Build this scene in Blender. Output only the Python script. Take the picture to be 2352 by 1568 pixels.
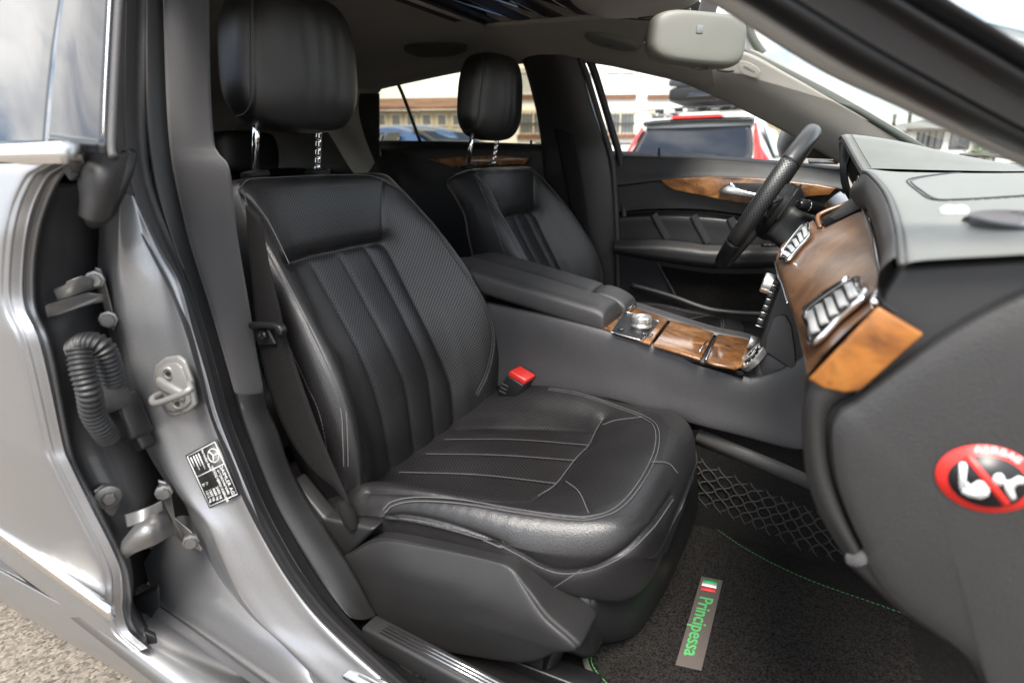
import bpy, bmesh, math, random
import numpy as np
from mathutils import Vector, Matrix

for o in list(bpy.data.objects):
    bpy.data.objects.remove(o)
scn = bpy.context.scene
COL = scn.collection
random.seed(7)
rng = np.random.default_rng(7)

# ------------------------------------------------------------------ camera
# car frame: x forward, y to the driver's side, z up, metres; z = 0 is the asphalt
CAM = np.array([0.901, -1.232, 1.0125])
YAW, PITCH, ROLL = math.radians(26.80), math.radians(17.10), math.radians(-0.796)
FPX = 1362.1                      # focal length in pixels of a 2352 px wide picture
_f = np.array([-math.sin(YAW)*math.cos(PITCH), math.cos(YAW)*math.cos(PITCH), -math.sin(PITCH)])
_r = np.array([math.cos(YAW), math.sin(YAW), 0.0])
_u = np.cross(_r, _f)
CR = _r*math.cos(ROLL) + _u*math.sin(ROLL)
CU = -_r*math.sin(ROLL) + _u*math.cos(ROLL)
cam_data = bpy.data.cameras.new('camera')
cam_data.sensor_width = 36.0
cam_data.lens = FPX/2352*36
cam_data.clip_start = 0.02
cam_data.clip_end = 2000
cam_data.dof.use_dof = True
cam_data.dof.focus_distance = 1.12
cam_data.dof.aperture_fstop = 3.6
cam = bpy.data.objects.new('camera', cam_data)
COL.objects.link(cam)
M3 = Matrix(((CR[0], CU[0], -_f[0]), (CR[1], CU[1], -_f[1]), (CR[2], CU[2], -_f[2])))
cam.matrix_world = Matrix.Translation(Vector(CAM)) @ M3.to_4x4()
scn.camera = cam

# ------------------------------------------------------------------ sky, sun, exposure
SUN_EL, SUN_AZ = math.radians(57), math.radians(163)   # azimuth measured from +y towards +x
world = bpy.data.worlds.new('World')
scn.world = world
world.use_nodes = True
wn, wl = world.node_tree.nodes, world.node_tree.links
wn.clear()
w_out = wn.new('ShaderNodeOutputWorld')
w_bg = wn.new('ShaderNodeBackground')
w_sky = wn.new('ShaderNodeTexSky')
w_sky.sky_type = 'NISHITA'
w_sky.sun_disc = False
w_sky.sun_elevation = SUN_EL
w_sky.sun_rotation = SUN_AZ
w_bg.inputs['Strength'].default_value = 0.10
w_tc = wn.new('ShaderNodeTexCoord')
w_map = wn.new('ShaderNodeMapping')
w_map.inputs['Scale'].default_value = (1.0, 1.0, 2.2)
w_map.inputs['Location'].default_value = (0.35, 0.1, 0.6)
w_noi = wn.new('ShaderNodeTexNoise')
w_noi.inputs['Scale'].default_value = 2.3
w_noi.inputs['Detail'].default_value = 9
w_noi.inputs['Roughness'].default_value = 0.56
w_noi.inputs['Distortion'].default_value = 0.35
w_ramp = wn.new('ShaderNodeValToRGB')
w_ramp.color_ramp.elements[0].position = 0.40
w_ramp.color_ramp.elements[1].position = 0.56
w_noi2 = wn.new('ShaderNodeTexNoise')
w_noi2.inputs['Scale'].default_value = 3.4
w_noi2.inputs['Detail'].default_value = 6
w_ramp2 = wn.new('ShaderNodeValToRGB')
w_ramp2.color_ramp.elements[0].position = 0.36
w_ramp2.color_ramp.elements[0].color = (6.5, 6.7, 7.1, 1)
w_ramp2.color_ramp.elements[1].position = 0.64
w_ramp2.color_ramp.elements[1].color = (13.0, 12.8, 12.4, 1)
w_mix = wn.new('ShaderNodeMixRGB')
wl.new(w_tc.outputs['Generated'], w_map.inputs['Vector'])
wl.new(w_map.outputs['Vector'], w_noi.inputs['Vector'])
wl.new(w_map.outputs['Vector'], w_noi2.inputs['Vector'])
wl.new(w_noi.outputs['Fac'], w_ramp.inputs['Fac'])
wl.new(w_noi2.outputs['Fac'], w_ramp2.inputs['Fac'])
wl.new(w_ramp.outputs['Color'], w_mix.inputs['Fac'])
wl.new(w_sky.outputs['Color'], w_mix.inputs['Color1'])
wl.new(w_ramp2.outputs['Color'], w_mix.inputs['Color2'])
wl.new(w_mix.outputs['Color'], w_bg.inputs['Color'])
wl.new(w_bg.outputs['Background'], w_out.inputs['Surface'])

sun_data = bpy.data.lights.new('sun', 'SUN')
sun_data.energy = 2.8
sun_data.angle = math.radians(24)
sun_data.color = (1.0, 0.95, 0.88)
sun = bpy.data.objects.new('sun', sun_data)
COL.objects.link(sun)
_sd = Vector((math.sin(SUN_AZ)*math.cos(SUN_EL), math.cos(SUN_AZ)*math.cos(SUN_EL), math.sin(SUN_EL)))
sun.rotation_euler = _sd.to_track_quat('Z', 'Y').to_euler()
sun.location = _sd*50

vs = scn.view_settings
vs.view_transform = 'Standard'
vs.look = 'None'
vs.exposure = 1.7
vs.gamma = 1.0
vs.use_curve_mapping = False

# ------------------------------------------------------------------ helpers
def ray(u, v):
    return _f + CR*(u-1176)/FPX - CU*(v-784)/FPX
def _on(u, v, i, val):
    d = ray(u, v)
    return CAM + d*((val-CAM[i])/d[i])
def X(u, v, x): return _on(u, v, 0, x)      # measured picture point carried to the plane x = const
def Y(u, v, y): return _on(u, v, 1, y)
def Z(u, v, z): return _on(u, v, 2, z)
def P(*a): return np.array(a, float)

def finish(o, label=None, cat=None, group=None, kind=None):
    if label: o['label'] = label
    if cat: o['category'] = cat
    if group: o['group'] = group
    if kind: o['kind'] = kind
    return o
def thing(name, loc, label, cat, group=None):
    o = bpy.data.objects.new(name, None)
    o.empty_display_size = 0.05
    o.location = Vector(loc)
    COL.objects.link(o)
    return finish(o, label, cat, group)
_world = {}
def adopt(o, parent):
    if parent is not None:
        l = Vector((0, 0, 0)); q = parent
        while q is not None:
            l = l + Vector(q.location); q = q.parent
        # every mesh is written in car coordinates; children undo their parents' offset
        o.parent = parent
        o.location = Vector(o.location) - l if parent.type == 'EMPTY' or l.length > 0 else o.location
    return o
def link(name, me, mat, parent=None, smooth=True):
    o = bpy.data.objects.new(name, me)
    COL.objects.link(o)
    if mat is not None and len(me.materials) == 0:
        me.materials.append(mat)
    if smooth:
        me.polygons.foreach_set('use_smooth', [True]*len(me.polygons))
    adopt(o, parent)
    return o
def mods(o, bevel=0, seg=2, solid=0, sub=0, offset=-1, angle=35):
    if solid:
        m = o.modifiers.new('solid', 'SOLIDIFY'); m.thickness = solid; m.offset = offset
    if bevel:
        m = o.modifiers.new('bevel', 'BEVEL'); m.width = bevel; m.segments = seg
        m.limit_method = 'ANGLE'; m.angle_limit = math.radians(angle); m.harden_normals = False
    if sub:
        m = o.modifiers.new('sub', 'SUBSURF'); m.levels = sub; m.render_levels = sub
    return o

def cr(pts, n, closed=False):
    """Catmull-Rom through pts (k, d) sampled at n points, centripetal-free."""
    pts = np.asarray(pts, float); k = len(pts)
    if closed:
        t = np.arange(n)*k/n
    else:
        t = np.linspace(0, k-1, n)
    i = np.floor(t).astype(int)
    if not closed: i = np.minimum(i, k-2)
    f = (t-i).reshape((-1,)+(1,)*(pts.ndim-1))
    def g(j):
        if closed: return pts[j % k]
        lo = j < 0; hi = j > k-1
        r = pts[np.clip(j, 0, k-1)].copy()
        if lo.any(): r[lo] = 2*pts[0]-pts[1]
        if hi.any(): r[hi] = 2*pts[-1]-pts[-2]
        return r
    a, b, c, d = g(i-1), g(i), g(i+1), g(i+2)
    return 0.5*((2*b) + (c-a)*f + (2*a-5*b+4*c-d)*f**2 + (-a+3*b-3*c+d)*f**3)
def spline_grid(ctrl, nu, nv, closed_v=False):
    g = np.asarray(ctrl, float)
    g = cr(g, nu)
    g = np.swapaxes(cr(np.swapaxes(g, 0, 1), nv, closed_v), 0, 1)
    return g
def grid_mesh(name, G, closed_v=False, uv=True, cap=False):
    nu, nv = G.shape[:2]
    me = bpy.data.meshes.new(name)
    idx = np.arange(nu*nv).reshape(nu, nv)
    if closed_v: idx = np.concatenate([idx, idx[:, :1]], 1)
    f = np.stack([idx[:-1, :-1], idx[:-1, 1:], idx[1:, 1:], idx[1:, :-1]], -1).reshape(-1, 4)
    faces = f.tolist()
    if cap:
        faces.append(list(range(nv))[::-1] if True else None)
        faces.append([ (nu-1)*nv+j for j in range(nv)])
    me.from_pydata(G.reshape(-1, 3).tolist(), [], faces)
    if uv:
        H = np.concatenate([G, G[:, :1]], 1) if closed_v else G
        du = np.concatenate([np.zeros((1, H.shape[1])), np.cumsum(np.linalg.norm(np.diff(H, axis=0), axis=2), 0)], 0)
        dv = np.concatenate([np.zeros((H.shape[0], 1)), np.cumsum(np.linalg.norm(np.diff(H, axis=1), axis=2), 1)], 1)
        mu = du.mean(1, keepdims=True)*np.ones_like(du); mv = dv.max(0, keepdims=True)*np.ones_like(dv)
        U = np.stack([mv, mu], -1)
        q = np.stack([U[:-1, :-1], U[:-1, 1:], U[1:, 1:], U[1:, :-1]], 2).reshape(-1, 2)
        lay = me.uv_layers.new(name='UVMap')
        full = np.zeros((len(me.loops), 2)); full[:len(q)] = q
        lay.data.foreach_set('uv', full.ravel())
    me.update()
    return me
def patch(name, ctrl, mat, parent=None, nu=24, nv=24, solid=0, offset=-1, closed_v=False, cap=False, bevel=0):
    G = spline_grid(ctrl, nu, nv, closed_v)
    o = link(name, grid_mesh(name, G, closed_v, cap=cap), mat, parent)
    mods(o, bevel=bevel, solid=solid, offset=offset)
    return o
def frames(path, ref):
    path = np.asarray(path, float)
    T = np.gradient(path, axis=0); T /= np.linalg.norm(T, axis=1, keepdims=True)
    ref = np.asarray(ref, float)
    S = np.cross(T, ref); S /= np.linalg.norm(S, axis=1, keepdims=True)+1e-12
    N = np.cross(S, T)
    return T, S, N
def sweep(name, path, prof, mat, parent=None, n=40, ref=(0, 0, 1), closed=True, scale=None, smooth_path=True, prof_n=0, cap=True):
    """sweep a profile [(side, normal)] along a path; ref is roughly the normal direction"""
    pth = cr(path, n) if smooth_path else np.asarray(path, float)
    n = len(pth)
    T, S, N = frames(pth, ref)
    pr = np.asarray(prof, float)
    if prof_n: pr = cr(pr, prof_n, closed)
    sc = np.ones(n) if scale is None else np.interp(np.linspace(0, 1, n), np.linspace(0, 1, len(scale)), scale)
    G = pth[:, None, :] + S[:, None, :]*pr[None, :, :1]*sc[:, None, None] + N[:, None, :]*pr[None, :, 1:]*sc[:, None, None]
    return link(name, grid_mesh(name, G, closed, cap=closed and cap), mat, parent)
def tube(name, path, r, mat, parent=None, n=32, k=10, scale=None, smooth_path=True, ref=(0.13, 0.21, 0.97), flat=1.0):
    a = np.arange(k)*2*math.pi/k
    return sweep(name, path, np.stack([np.cos(a)*r, np.sin(a)*r*flat], 1), mat, parent, n, ref, True, scale, smooth_path)
def prism(name, pts, vec, mat, parent=None, bevel=0.002, seg=2, smooth=True):
    pts = [Vector(p) for p in pts]; vec = Vector(vec)
    bm = bmesh.new()
    a = [bm.verts.new(p) for p in pts]; b = [bm.verts.new(p+vec) for p in pts]
    k = len(pts)
    bm.faces.new(a); bm.faces.new(b[::-1])
    for i in range(k): bm.faces.new((a[i], b[i], b[(i+1) % k], a[(i+1) % k]))
    bmesh.ops.recalc_face_normals(bm, faces=bm.faces)
    me = bpy.data.meshes.new(name); bm.to_mesh(me); bm.free()
    o = link(name, me, mat, parent, smooth)
    if bevel: mods(o, bevel=bevel, seg=seg)
    return o
def box(name, c, size, mat, parent=None, bevel=0.003, rot=None, seg=2):
    h = np.array(size)/2
    R = Matrix.Identity(3) if rot is None else rot
    v = [Vector(c) + R @ Vector((sx*h[0], sy*h[1], sz*h[2])) for sx in (-1, 1) for sy in (-1, 1) for sz in (-1, 1)]
    f = [(0, 1, 3, 2), (4, 6, 7, 5), (0, 4, 5, 1), (2, 3, 7, 6), (0, 2, 6, 4), (1, 5, 7, 3)]
    me = bpy.data.meshes.new(name); me.from_pydata(v, [], f); me.update()
    o = link(name, me, mat, parent)
    if bevel: mods(o, bevel=bevel, seg=seg)
    return o
def boxes(name, items, mat, parent=None, bevel=0):
    """several loose boxes of ONE part: items = (centre, axes 3x3 scaled half extents)"""
    V = []; F = []
    for c, ax in items:
        b = len(V)
        for sx in (-1, 1):
            for sy in (-1, 1):
                for sz in (-1, 1):
                    V.append(tuple(np.asarray(c)+ax[0]*sx+ax[1]*sy+ax[2]*sz))
        F += [tuple(b+i for i in q) for q in [(0, 1, 3, 2), (4, 6, 7, 5), (0, 4, 5, 1), (2, 3, 7, 6), (0, 2, 6, 4), (1, 5, 7, 3)]]
    me = bpy.data.meshes.new(name); me.from_pydata(V, [], F); me.update()
    bm = bmesh.new(); bm.from_mesh(me); bmesh.ops.recalc_face_normals(bm, faces=bm.faces); bm.to_mesh(me); bm.free()
    o = link(name, me, mat, parent, smooth=False)
    if bevel: mods(o, bevel=bevel)
    return o
def lathe(name, prof, c, axis, mat, parent=None, k=28):
    """prof = [(radius, height)] about axis through c"""
    ax = Vector(axis).normalized(); a = ax.orthogonal().normalized(); b = ax.cross(a)
    G = np.zeros((len(prof), k, 3))
    for i, (r, h) in enumerate(prof):
        for j in range(k):
            t = 2*math.pi*j/k
            G[i, j] = Vector(c) + ax*h + (a*math.cos(t)+b*math.sin(t))*max(r, 1e-5)
    o = link(name, grid_mesh(name, G, True, cap=True), mat, parent)
    o.data.set_sharp_from_angle(angle=math.radians(32))
    return o
def text_mesh(name, s, c, right, up, size, mat, parent=None, depth=0.0004, align='CENTER', bold=0.0, shear=0.0):
    cu = bpy.data.curves.new(name, 'FONT'); cu.body = s; cu.size = 1; cu.align_x = align; cu.align_y = 'CENTER'
    cu.extrude = 0.001; cu.offset = bold; cu.shear = shear; cu.resolution_u = 3
    tmp = bpy.data.objects.new('tmp', cu); COL.objects.link(tmp)
    dg = bpy.context.evaluated_depsgraph_get()
    me = bpy.data.meshes.new_from_object(tmp.evaluated_get(dg))
    bpy.data.objects.remove(tmp); bpy.data.curves.remove(cu)
    r = Vector(right).normalized(); u = Vector(up).normalized(); n = r.cross(u)
    for v in me.vertices:
        v.co = Vector(c) + r*(v.co.x*size) + u*(v.co.y*size) + n*(depth if v.co.z > 0 else -depth)
    me.name = name; me.materials.clear()
    return link(name, me, mat, parent, smooth=False)
def copy_tree(o, parent=None):
    c = o.copy(); COL.objects.link(c)
    if parent is not None: c.parent = parent
    for ch in list(o.children): copy_tree(ch, c)
    return c

# ------------------------------------------------------------------ materials
def mat_base(name):
    m = bpy.data.materials.new(name); m.use_nodes = True
    nt = m.node_tree; b = nt.nodes['Principled BSDF']
    return m, nt, b
def N(nt, t, **kw):
    n = nt.nodes.new(t)
    for k, v in kw.items():
        if k in n.inputs: n.inputs[k].default_value = v
        else: setattr(n, k, v)
    return n
def mk(name, col, rough=0.5, metal=0.0, bump=0.0, bscale=400, var=0.06, vscale=6, coat=0.0, spec=0.5, coords='Object',
       rvar=0.08, detail=3, sheen=0.0, coat_rough=0.05, big=0.0, bigscale=14):
    m, nt, b = mat_base(name); L = nt.links
    tc = N(nt, 'ShaderNodeTexCoord'); src = tc.outputs[coords]
    nz = N(nt, 'ShaderNodeTexNoise', Scale=vscale, Detail=5)
    L.new(src, nz.inputs['Vector'])
    rp = N(nt, 'ShaderNodeValToRGB')
    c = np.array(col)
    rp.color_ramp.elements[0].position = .3; rp.color_ramp.elements[1].position = .7
    rp.color_ramp.elements[0].color = (*np.clip(c*(1-var), 0, 1), 1)
    rp.color_ramp.elements[1].color = (*np.clip(c*(1+var), 0, 1), 1)
    L.new(nz.outputs['Fac'], rp.inputs['Fac']); L.new(rp.outputs['Color'], b.inputs['Base Color'])
    mr = N(nt, 'ShaderNodeMapRange'); mr.inputs['To Min'].default_value = max(0.02, rough-rvar); mr.inputs['To Max'].default_value = min(1, rough+rvar)
    nz2 = N(nt, 'ShaderNodeTexNoise', Scale=vscale*2.7, Detail=4)
    L.new(src, nz2.inputs['Vector']); L.new(nz2.outputs['Fac'], mr.inputs['Value']); L.new(mr.outputs['Result'], b.inputs['Roughness'])
    b.inputs['Metallic'].default_value = metal
    b.inputs['Specular IOR Level'].default_value = spec
    b.inputs['Coat Weight'].default_value = coat; b.inputs['Coat Roughness'].default_value = coat_rough
    b.inputs['Sheen Weight'].default_value = sheen
    last = None
    if bump:
        bn = N(nt, 'ShaderNodeTexNoise', Scale=bscale, Detail=detail)
        L.new(src, bn.inputs['Vector'])
        bp = N(nt, 'ShaderNodeBump', Strength=bump, Distance=0.002)
        L.new(bn.outputs['Fac'], bp.inputs['Height']); L.new(bp.outputs['Normal'], b.inputs['Normal']); last = bp
    if big:
        bn = N(nt, 'ShaderNodeTexNoise', Scale=bigscale, Detail=2)
        L.new(src, bn.inputs['Vector'])
        bp = N(nt, 'ShaderNodeBump', Strength=big, Distance=0.01)
        L.new(bn.outputs['Fac'], bp.inputs['Height'])
        if last is not None: L.new(bp.outputs['Normal'], last.inputs['Normal'])
        else: L.new(bp.outputs['Normal'], b.inputs['Normal'])
    return m
def emit(name, col, s):
    m, nt, b = mat_base(name)
    b.inputs['Base Color'].default_value = (*col, 1); b.inputs['Emission Color'].default_value = (*col, 1); b.inputs['Emission Strength'].default_value = s
    return m
def leather(name, col, rough, perf=True, grain=700, gs=0.28):
    """grained leather; vertex attribute 'perf' switches on rows of small punched holes laid out in UV metres"""
    m, nt, b = mat_base(name); L = nt.links
    tc = N(nt, 'ShaderNodeTexCoord')
    vo = N(nt, 'ShaderNodeTexVoronoi', Scale=grain); L.new(tc.outputs['Object'], vo.inputs['Vector'])
    n1 = N(nt, 'ShaderNodeTexNoise', Scale=55, Detail=4); L.new(tc.outputs['Object'], n1.inputs['Vector'])
    n2 = N(nt, 'ShaderNodeTexNoise', Scale=9, Detail=5); L.new(tc.outputs['Object'], n2.inputs['Vector'])
    hsum = N(nt, 'ShaderNodeMath', operation='MULTIPLY_ADD'); hsum.inputs[1].default_value = 0.6
    L.new(n1.outputs['Fac'], hsum.inputs[0]); L.new(vo.outputs['Distance'], hsum.inputs[2])
    bp = N(nt, 'ShaderNodeBump', Strength=gs, Distance=0.0012); L.new(hsum.outputs[0], bp.inputs['Height'])
    L.new(bp.outputs['Normal'], b.inputs['Normal'])
    cr_ = N(nt, 'ShaderNodeValToRGB'); c = np.array(col)
    cr_.color_ramp.elements[0].position = .3; cr_.color_ramp.elements[1].position = .72
    cr_.color_ramp.elements[0].color = (*(c*.85), 1); cr_.color_ramp.elements[1].color = (*(c*1.2), 1)
    L.new(n2.outputs['Fac'], cr_.inputs['Fac'])
    mr = N(nt, 'ShaderNodeMapRange'); mr.inputs['To Min'].default_value = rough-.08; mr.inputs['To Max'].default_value = rough+.10
    L.new(n2.outputs['Fac'], mr.inputs['Value'])
    if perf:
        uv = N(nt, 'ShaderNodeUVMap'); uv.uv_map = 'UVMap'
        mp = N(nt, 'ShaderNodeMapping'); mp.inputs['Rotation'].default_value = (0, 0, math.radians(45)); mp.inputs['Scale'].default_value = (1/.0052,)*3
        L.new(uv.outputs['UV'], mp.inputs['Vector'])
        fr = N(nt, 'ShaderNodeVectorMath', operation='FRACTION'); L.new(mp.outputs['Vector'], fr.inputs[0])
        sb = N(nt, 'ShaderNodeVectorMath', operation='SUBTRACT'); sb.inputs[1].default_value = (.5, .5, 0); L.new(fr.outputs['Vector'], sb.inputs[0])
        sx = N(nt, 'ShaderNodeSeparateXYZ'); L.new(sb.outputs['Vector'], sx.inputs[0])
        cb = N(nt, 'ShaderNodeCombineXYZ'); L.new(sx.outputs['X'], cb.inputs['X']); L.new(sx.outputs['Y'], cb.inputs['Y'])
        ln = N(nt, 'ShaderNodeVectorMath', operation='LENGTH'); L.new(cb.outputs['Vector'], ln.inputs[0])
        ms = N(nt, 'ShaderNodeMapRange'); ms.inputs['From Min'].default_value = .20; ms.inputs['From Max'].default_value = .30
        ms.inputs['To Min'].default_value = 1; ms.inputs['To Max'].default_value = 0
        L.new(ln.outputs['Value'], ms.inputs['Value'])
        at = N(nt, 'ShaderNodeAttribute'); at.attribute_name = 'perf'
        ml = N(nt, 'ShaderNodeMath', operation='MULTIPLY'); L.new(ms.outputs['Result'], ml.inputs[0]); L.new(at.outputs['Fac'], ml.inputs[1])
        mx = N(nt, 'ShaderNodeMixRGB'); mx.inputs['Color2'].default_value = (.004, .004, .004, 1)
        L.new(ml.outputs[0], mx.inputs['Fac']); L.new(cr_.outputs['Color'], mx.inputs['Color1']); L.new(mx.outputs['Color'], b.inputs['Base Color'])
        ra = N(nt, 'ShaderNodeMath', operation='ADD'); L.new(mr.outputs['Result'], ra.inputs[0])
        r2 = N(nt, 'ShaderNodeMath', operation='MULTIPLY'); r2.inputs[1].default_value = .4; L.new(ml.outputs[0], r2.inputs[0]); L.new(r2.outputs[0], ra.inputs[1])
        L.new(ra.outputs[0], b.inputs['Roughness'])
        sp = N(nt, 'ShaderNodeMath', operation='MULTIPLY_ADD'); sp.inputs[1].default_value = -.75; sp.inputs[2].default_value = .75
        L.new(ml.outputs[0], sp.inputs[0]); L.new(sp.outputs[0], b.inputs['Specular IOR Level'])
    else:
        L.new(cr_.outputs['Color'], b.inputs['Base Color']); L.new(mr.outputs['Result'], b.inputs['Roughness']); b.inputs['Specular IOR Level'].default_value = .7
    return m
def wood(name, c_dark, c_mid, c_light, rough=0.12, scale=1.0, coat=1.0):
    """lacquered burl: stretched figure plus clusters of small dark eyes"""
    m, nt, b = mat_base(name); L = nt.links
    tc = N(nt, 'ShaderNodeTexCoord')
    mp = N(nt, 'ShaderNodeMapping'); mp.inputs['Scale'].default_value = (11*scale, 20*scale, 16*scale); mp.inputs['Rotation'].default_value = (.2, .1, .5)
    L.new(tc.outputs['Object'], mp.inputs['Vector'])
    n1 = N(nt, 'ShaderNodeTexNoise', Scale=1.0, Detail=7, Roughness=.6, Distortion=1.6); L.new(mp.outputs['Vector'], n1.inputs['Vector'])
    r1 = N(nt, 'ShaderNodeValToRGB'); e = r1.color_ramp.elements
    e[0].position = .32; e[0].color = (*c_dark, 1); e[1].position = .68; e[1].color = (*c_light, 1)
    q = e.new(.5); q.color = (*c_mid, 1)
    L.new(n1.outputs['Fac'], r1.inputs['Fac'])
    vo = N(nt, 'ShaderNodeTexVoronoi', Scale=150*scale); vo.inputs['Randomness'].default_value = 1
    nd = N(nt, 'ShaderNodeTexNoise', Scale=60, Detail=2)
    ad = N(nt, 'ShaderNodeMixRGB', blend_type='ADD'); ad.inputs['Fac'].default_value = .02
    L.new(tc.outputs['Object'], nd.inputs['Vector']); L.new(tc.outputs['Object'], ad.inputs['Color1']); L.new(nd.outputs['Color'], ad.inputs['Color2'])
    L.new(ad.outputs['Color'], vo.inputs['Vector'])
    rv = N(nt, 'ShaderNodeMapRange'); rv.inputs['From Min'].default_value = .08; rv.inputs['From Max'].default_value = .42; rv.inputs['To Min'].default_value = 1; rv.inputs['To Max'].default_value = 0
    L.new(vo.outputs['Distance'], rv.inputs['Value'])
    n3 = N(nt, 'ShaderNodeTexNoise', Scale=22*scale, Detail=2); L.new(tc.outputs['Object'], n3.inputs['Vector'])
    r3 = N(nt, 'ShaderNodeMapRange'); r3.inputs['From Min'].default_value = .47; r3.inputs['From Max'].default_value = .60
    L.new(n3.outputs['Fac'], r3.inputs['Value'])
    ml = N(nt, 'ShaderNodeMath', operation='MULTIPLY'); L.new(rv.outputs['Result'], ml.inputs[0]); L.new(r3.outputs['Result'], ml.inputs[1])
    mx = N(nt, 'ShaderNodeMixRGB'); mx.inputs['Color2'].default_value = (*(np.array(c_dark)*.45), 1)
    L.new(ml.outputs[0], mx.inputs['Fac']); L.new(r1.outputs['Color'], mx.inputs['Color1']); L.new(mx.outputs['Color'], b.inputs['Base Color'])
    b.inputs['Roughness'].default_value = .35
    b.inputs['Coat Weight'].default_value = coat; b.inputs['Coat Roughness'].default_value = rough; b.inputs['Specular IOR Level'].default_value = .3; b.inputs['Coat IOR'].default_value = 1.5
    return m
def glass(name, tint=(1, 1, 1), refl_ior=1.45, rough=0.0):
    m, nt, b = mat_base(name); L = nt.links
    nt.nodes.remove(b)
    out = [n for n in nt.nodes if n.type == 'OUTPUT_MATERIAL'][0]
    t = N(nt, 'ShaderNodeBsdfTransparent'); t.inputs['Color'].default_value = (*tint, 1)
    g = N(nt, 'ShaderNodeBsdfGlossy'); g.inputs['Roughness'].default_value = rough
    fr = N(nt, 'ShaderNodeFresnel'); fr.inputs['IOR'].default_value = refl_ior
    mx = N(nt, 'ShaderNodeMixShader')
    L.new(fr.outputs['Fac'], mx.inputs['Fac']); L.new(t.outputs[0], mx.inputs[1]); L.new(g.outputs[0], mx.inputs[2]); L.new(mx.outputs[0], out.inputs['Surface'])
    return m

LEA = leather('black perforated leather', (.0108, .0101, .0107), .39)
LEA_P = leather('black plain leather', (.0108, .0102, .0108), .38, perf=False)
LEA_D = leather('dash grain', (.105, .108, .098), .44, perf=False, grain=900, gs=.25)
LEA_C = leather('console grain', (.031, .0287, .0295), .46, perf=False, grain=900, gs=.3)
STITCH = mk('grey thread', (.085, .082, .084), .8, bump=0)
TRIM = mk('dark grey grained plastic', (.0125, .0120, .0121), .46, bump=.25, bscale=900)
TRIM_L = mk('dark plastic door card', (.025, .0242, .0252), .48, bump=.2, bscale=800)
TRIM_F = mk('grey woven pillar trim', (.040, .0375, .0395), .85, bump=.4, bscale=1400, sheen=.2)
BLK = mk('black plastic', (.0075, .0075, .008), .42, bump=.15, bscale=700)
BLKG = mk('gloss black', (.006, .006, .007), .08, coat=.6)
RUB = mk('black rubber', (.010, .010, .0105), .5, bump=.15, bscale=300)
RUB_L = mk('grey flocked rubber', (.038, .036, .0365), .6, bump=.3, bscale=600)
PAINT = mk('silver grey metallic paint', (.245, .245, .252), .38, metal=.7, var=.05, vscale=420, coat=.35, rvar=.06, coat_rough=.12, bump=.03, bscale=1500)
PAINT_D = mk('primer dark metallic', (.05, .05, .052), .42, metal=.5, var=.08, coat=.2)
CHROME = mk('chrome', (.82, .82, .82), .06, metal=1, var=.01, rvar=.02)
KNOB = mk('brushed knob metal', (.62, .62, .61), .30, metal=.85, var=.02)
SATIN = mk('satin metal', (.45, .45, .45), .24, metal=1, var=.02)
PAINT_S = mk('painted striker', (.21, .205, .198), .40, metal=.35, var=.04)
STEEL = mk('zinc hinge steel', (.20, .195, .19), .38, metal=.75, var=.1, vscale=40, bump=.1, bscale=200)
HEAD = mk('headliner cloth', (.27, .252, .226), .95, bump=.35, bscale=1300, sheen=.1)
CARPET = mk('dark carpet', (.0105, .0095, .0088), .95, bump=1.0, bscale=900, var=.5, vscale=260, spec=.15)
MATC = mk('floor mat pile', (.0135, .0122, .0112), .95, bump=1.0, bscale=600, var=.9, vscale=330, spec=.1, big=.35, bigscale=30)
WOOD = wood('burl walnut', (.050, .018, .006), (.17, .070, .021), (.33, .160, .055))
WOOD_N = wood('burl walnut dash', (.085, .036, .015), (.145, .066, .029), (.21, .105, .050), rough=.20, scale=.45, coat=.7)
WOOD_E = wood('burl walnut end grain', (.10, .033, .007), (.24, .088, .016), (.33, .135, .028), scale=.6, coat=.5)
GLASS = glass('clear glass', (.95, .97, .95))
GLASS_T = glass('tinted rear glass', (.46, .43, .34))
GLASS_R = mk('dark privacy glass', (.012, .013, .016), .02, var=0, rvar=0, spec=.75)
RED = mk('red plastic', (.52, .022, .016), .35, coat=.3)
WHITE = mk('white plastic', (.75, .75, .74), .45)
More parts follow.
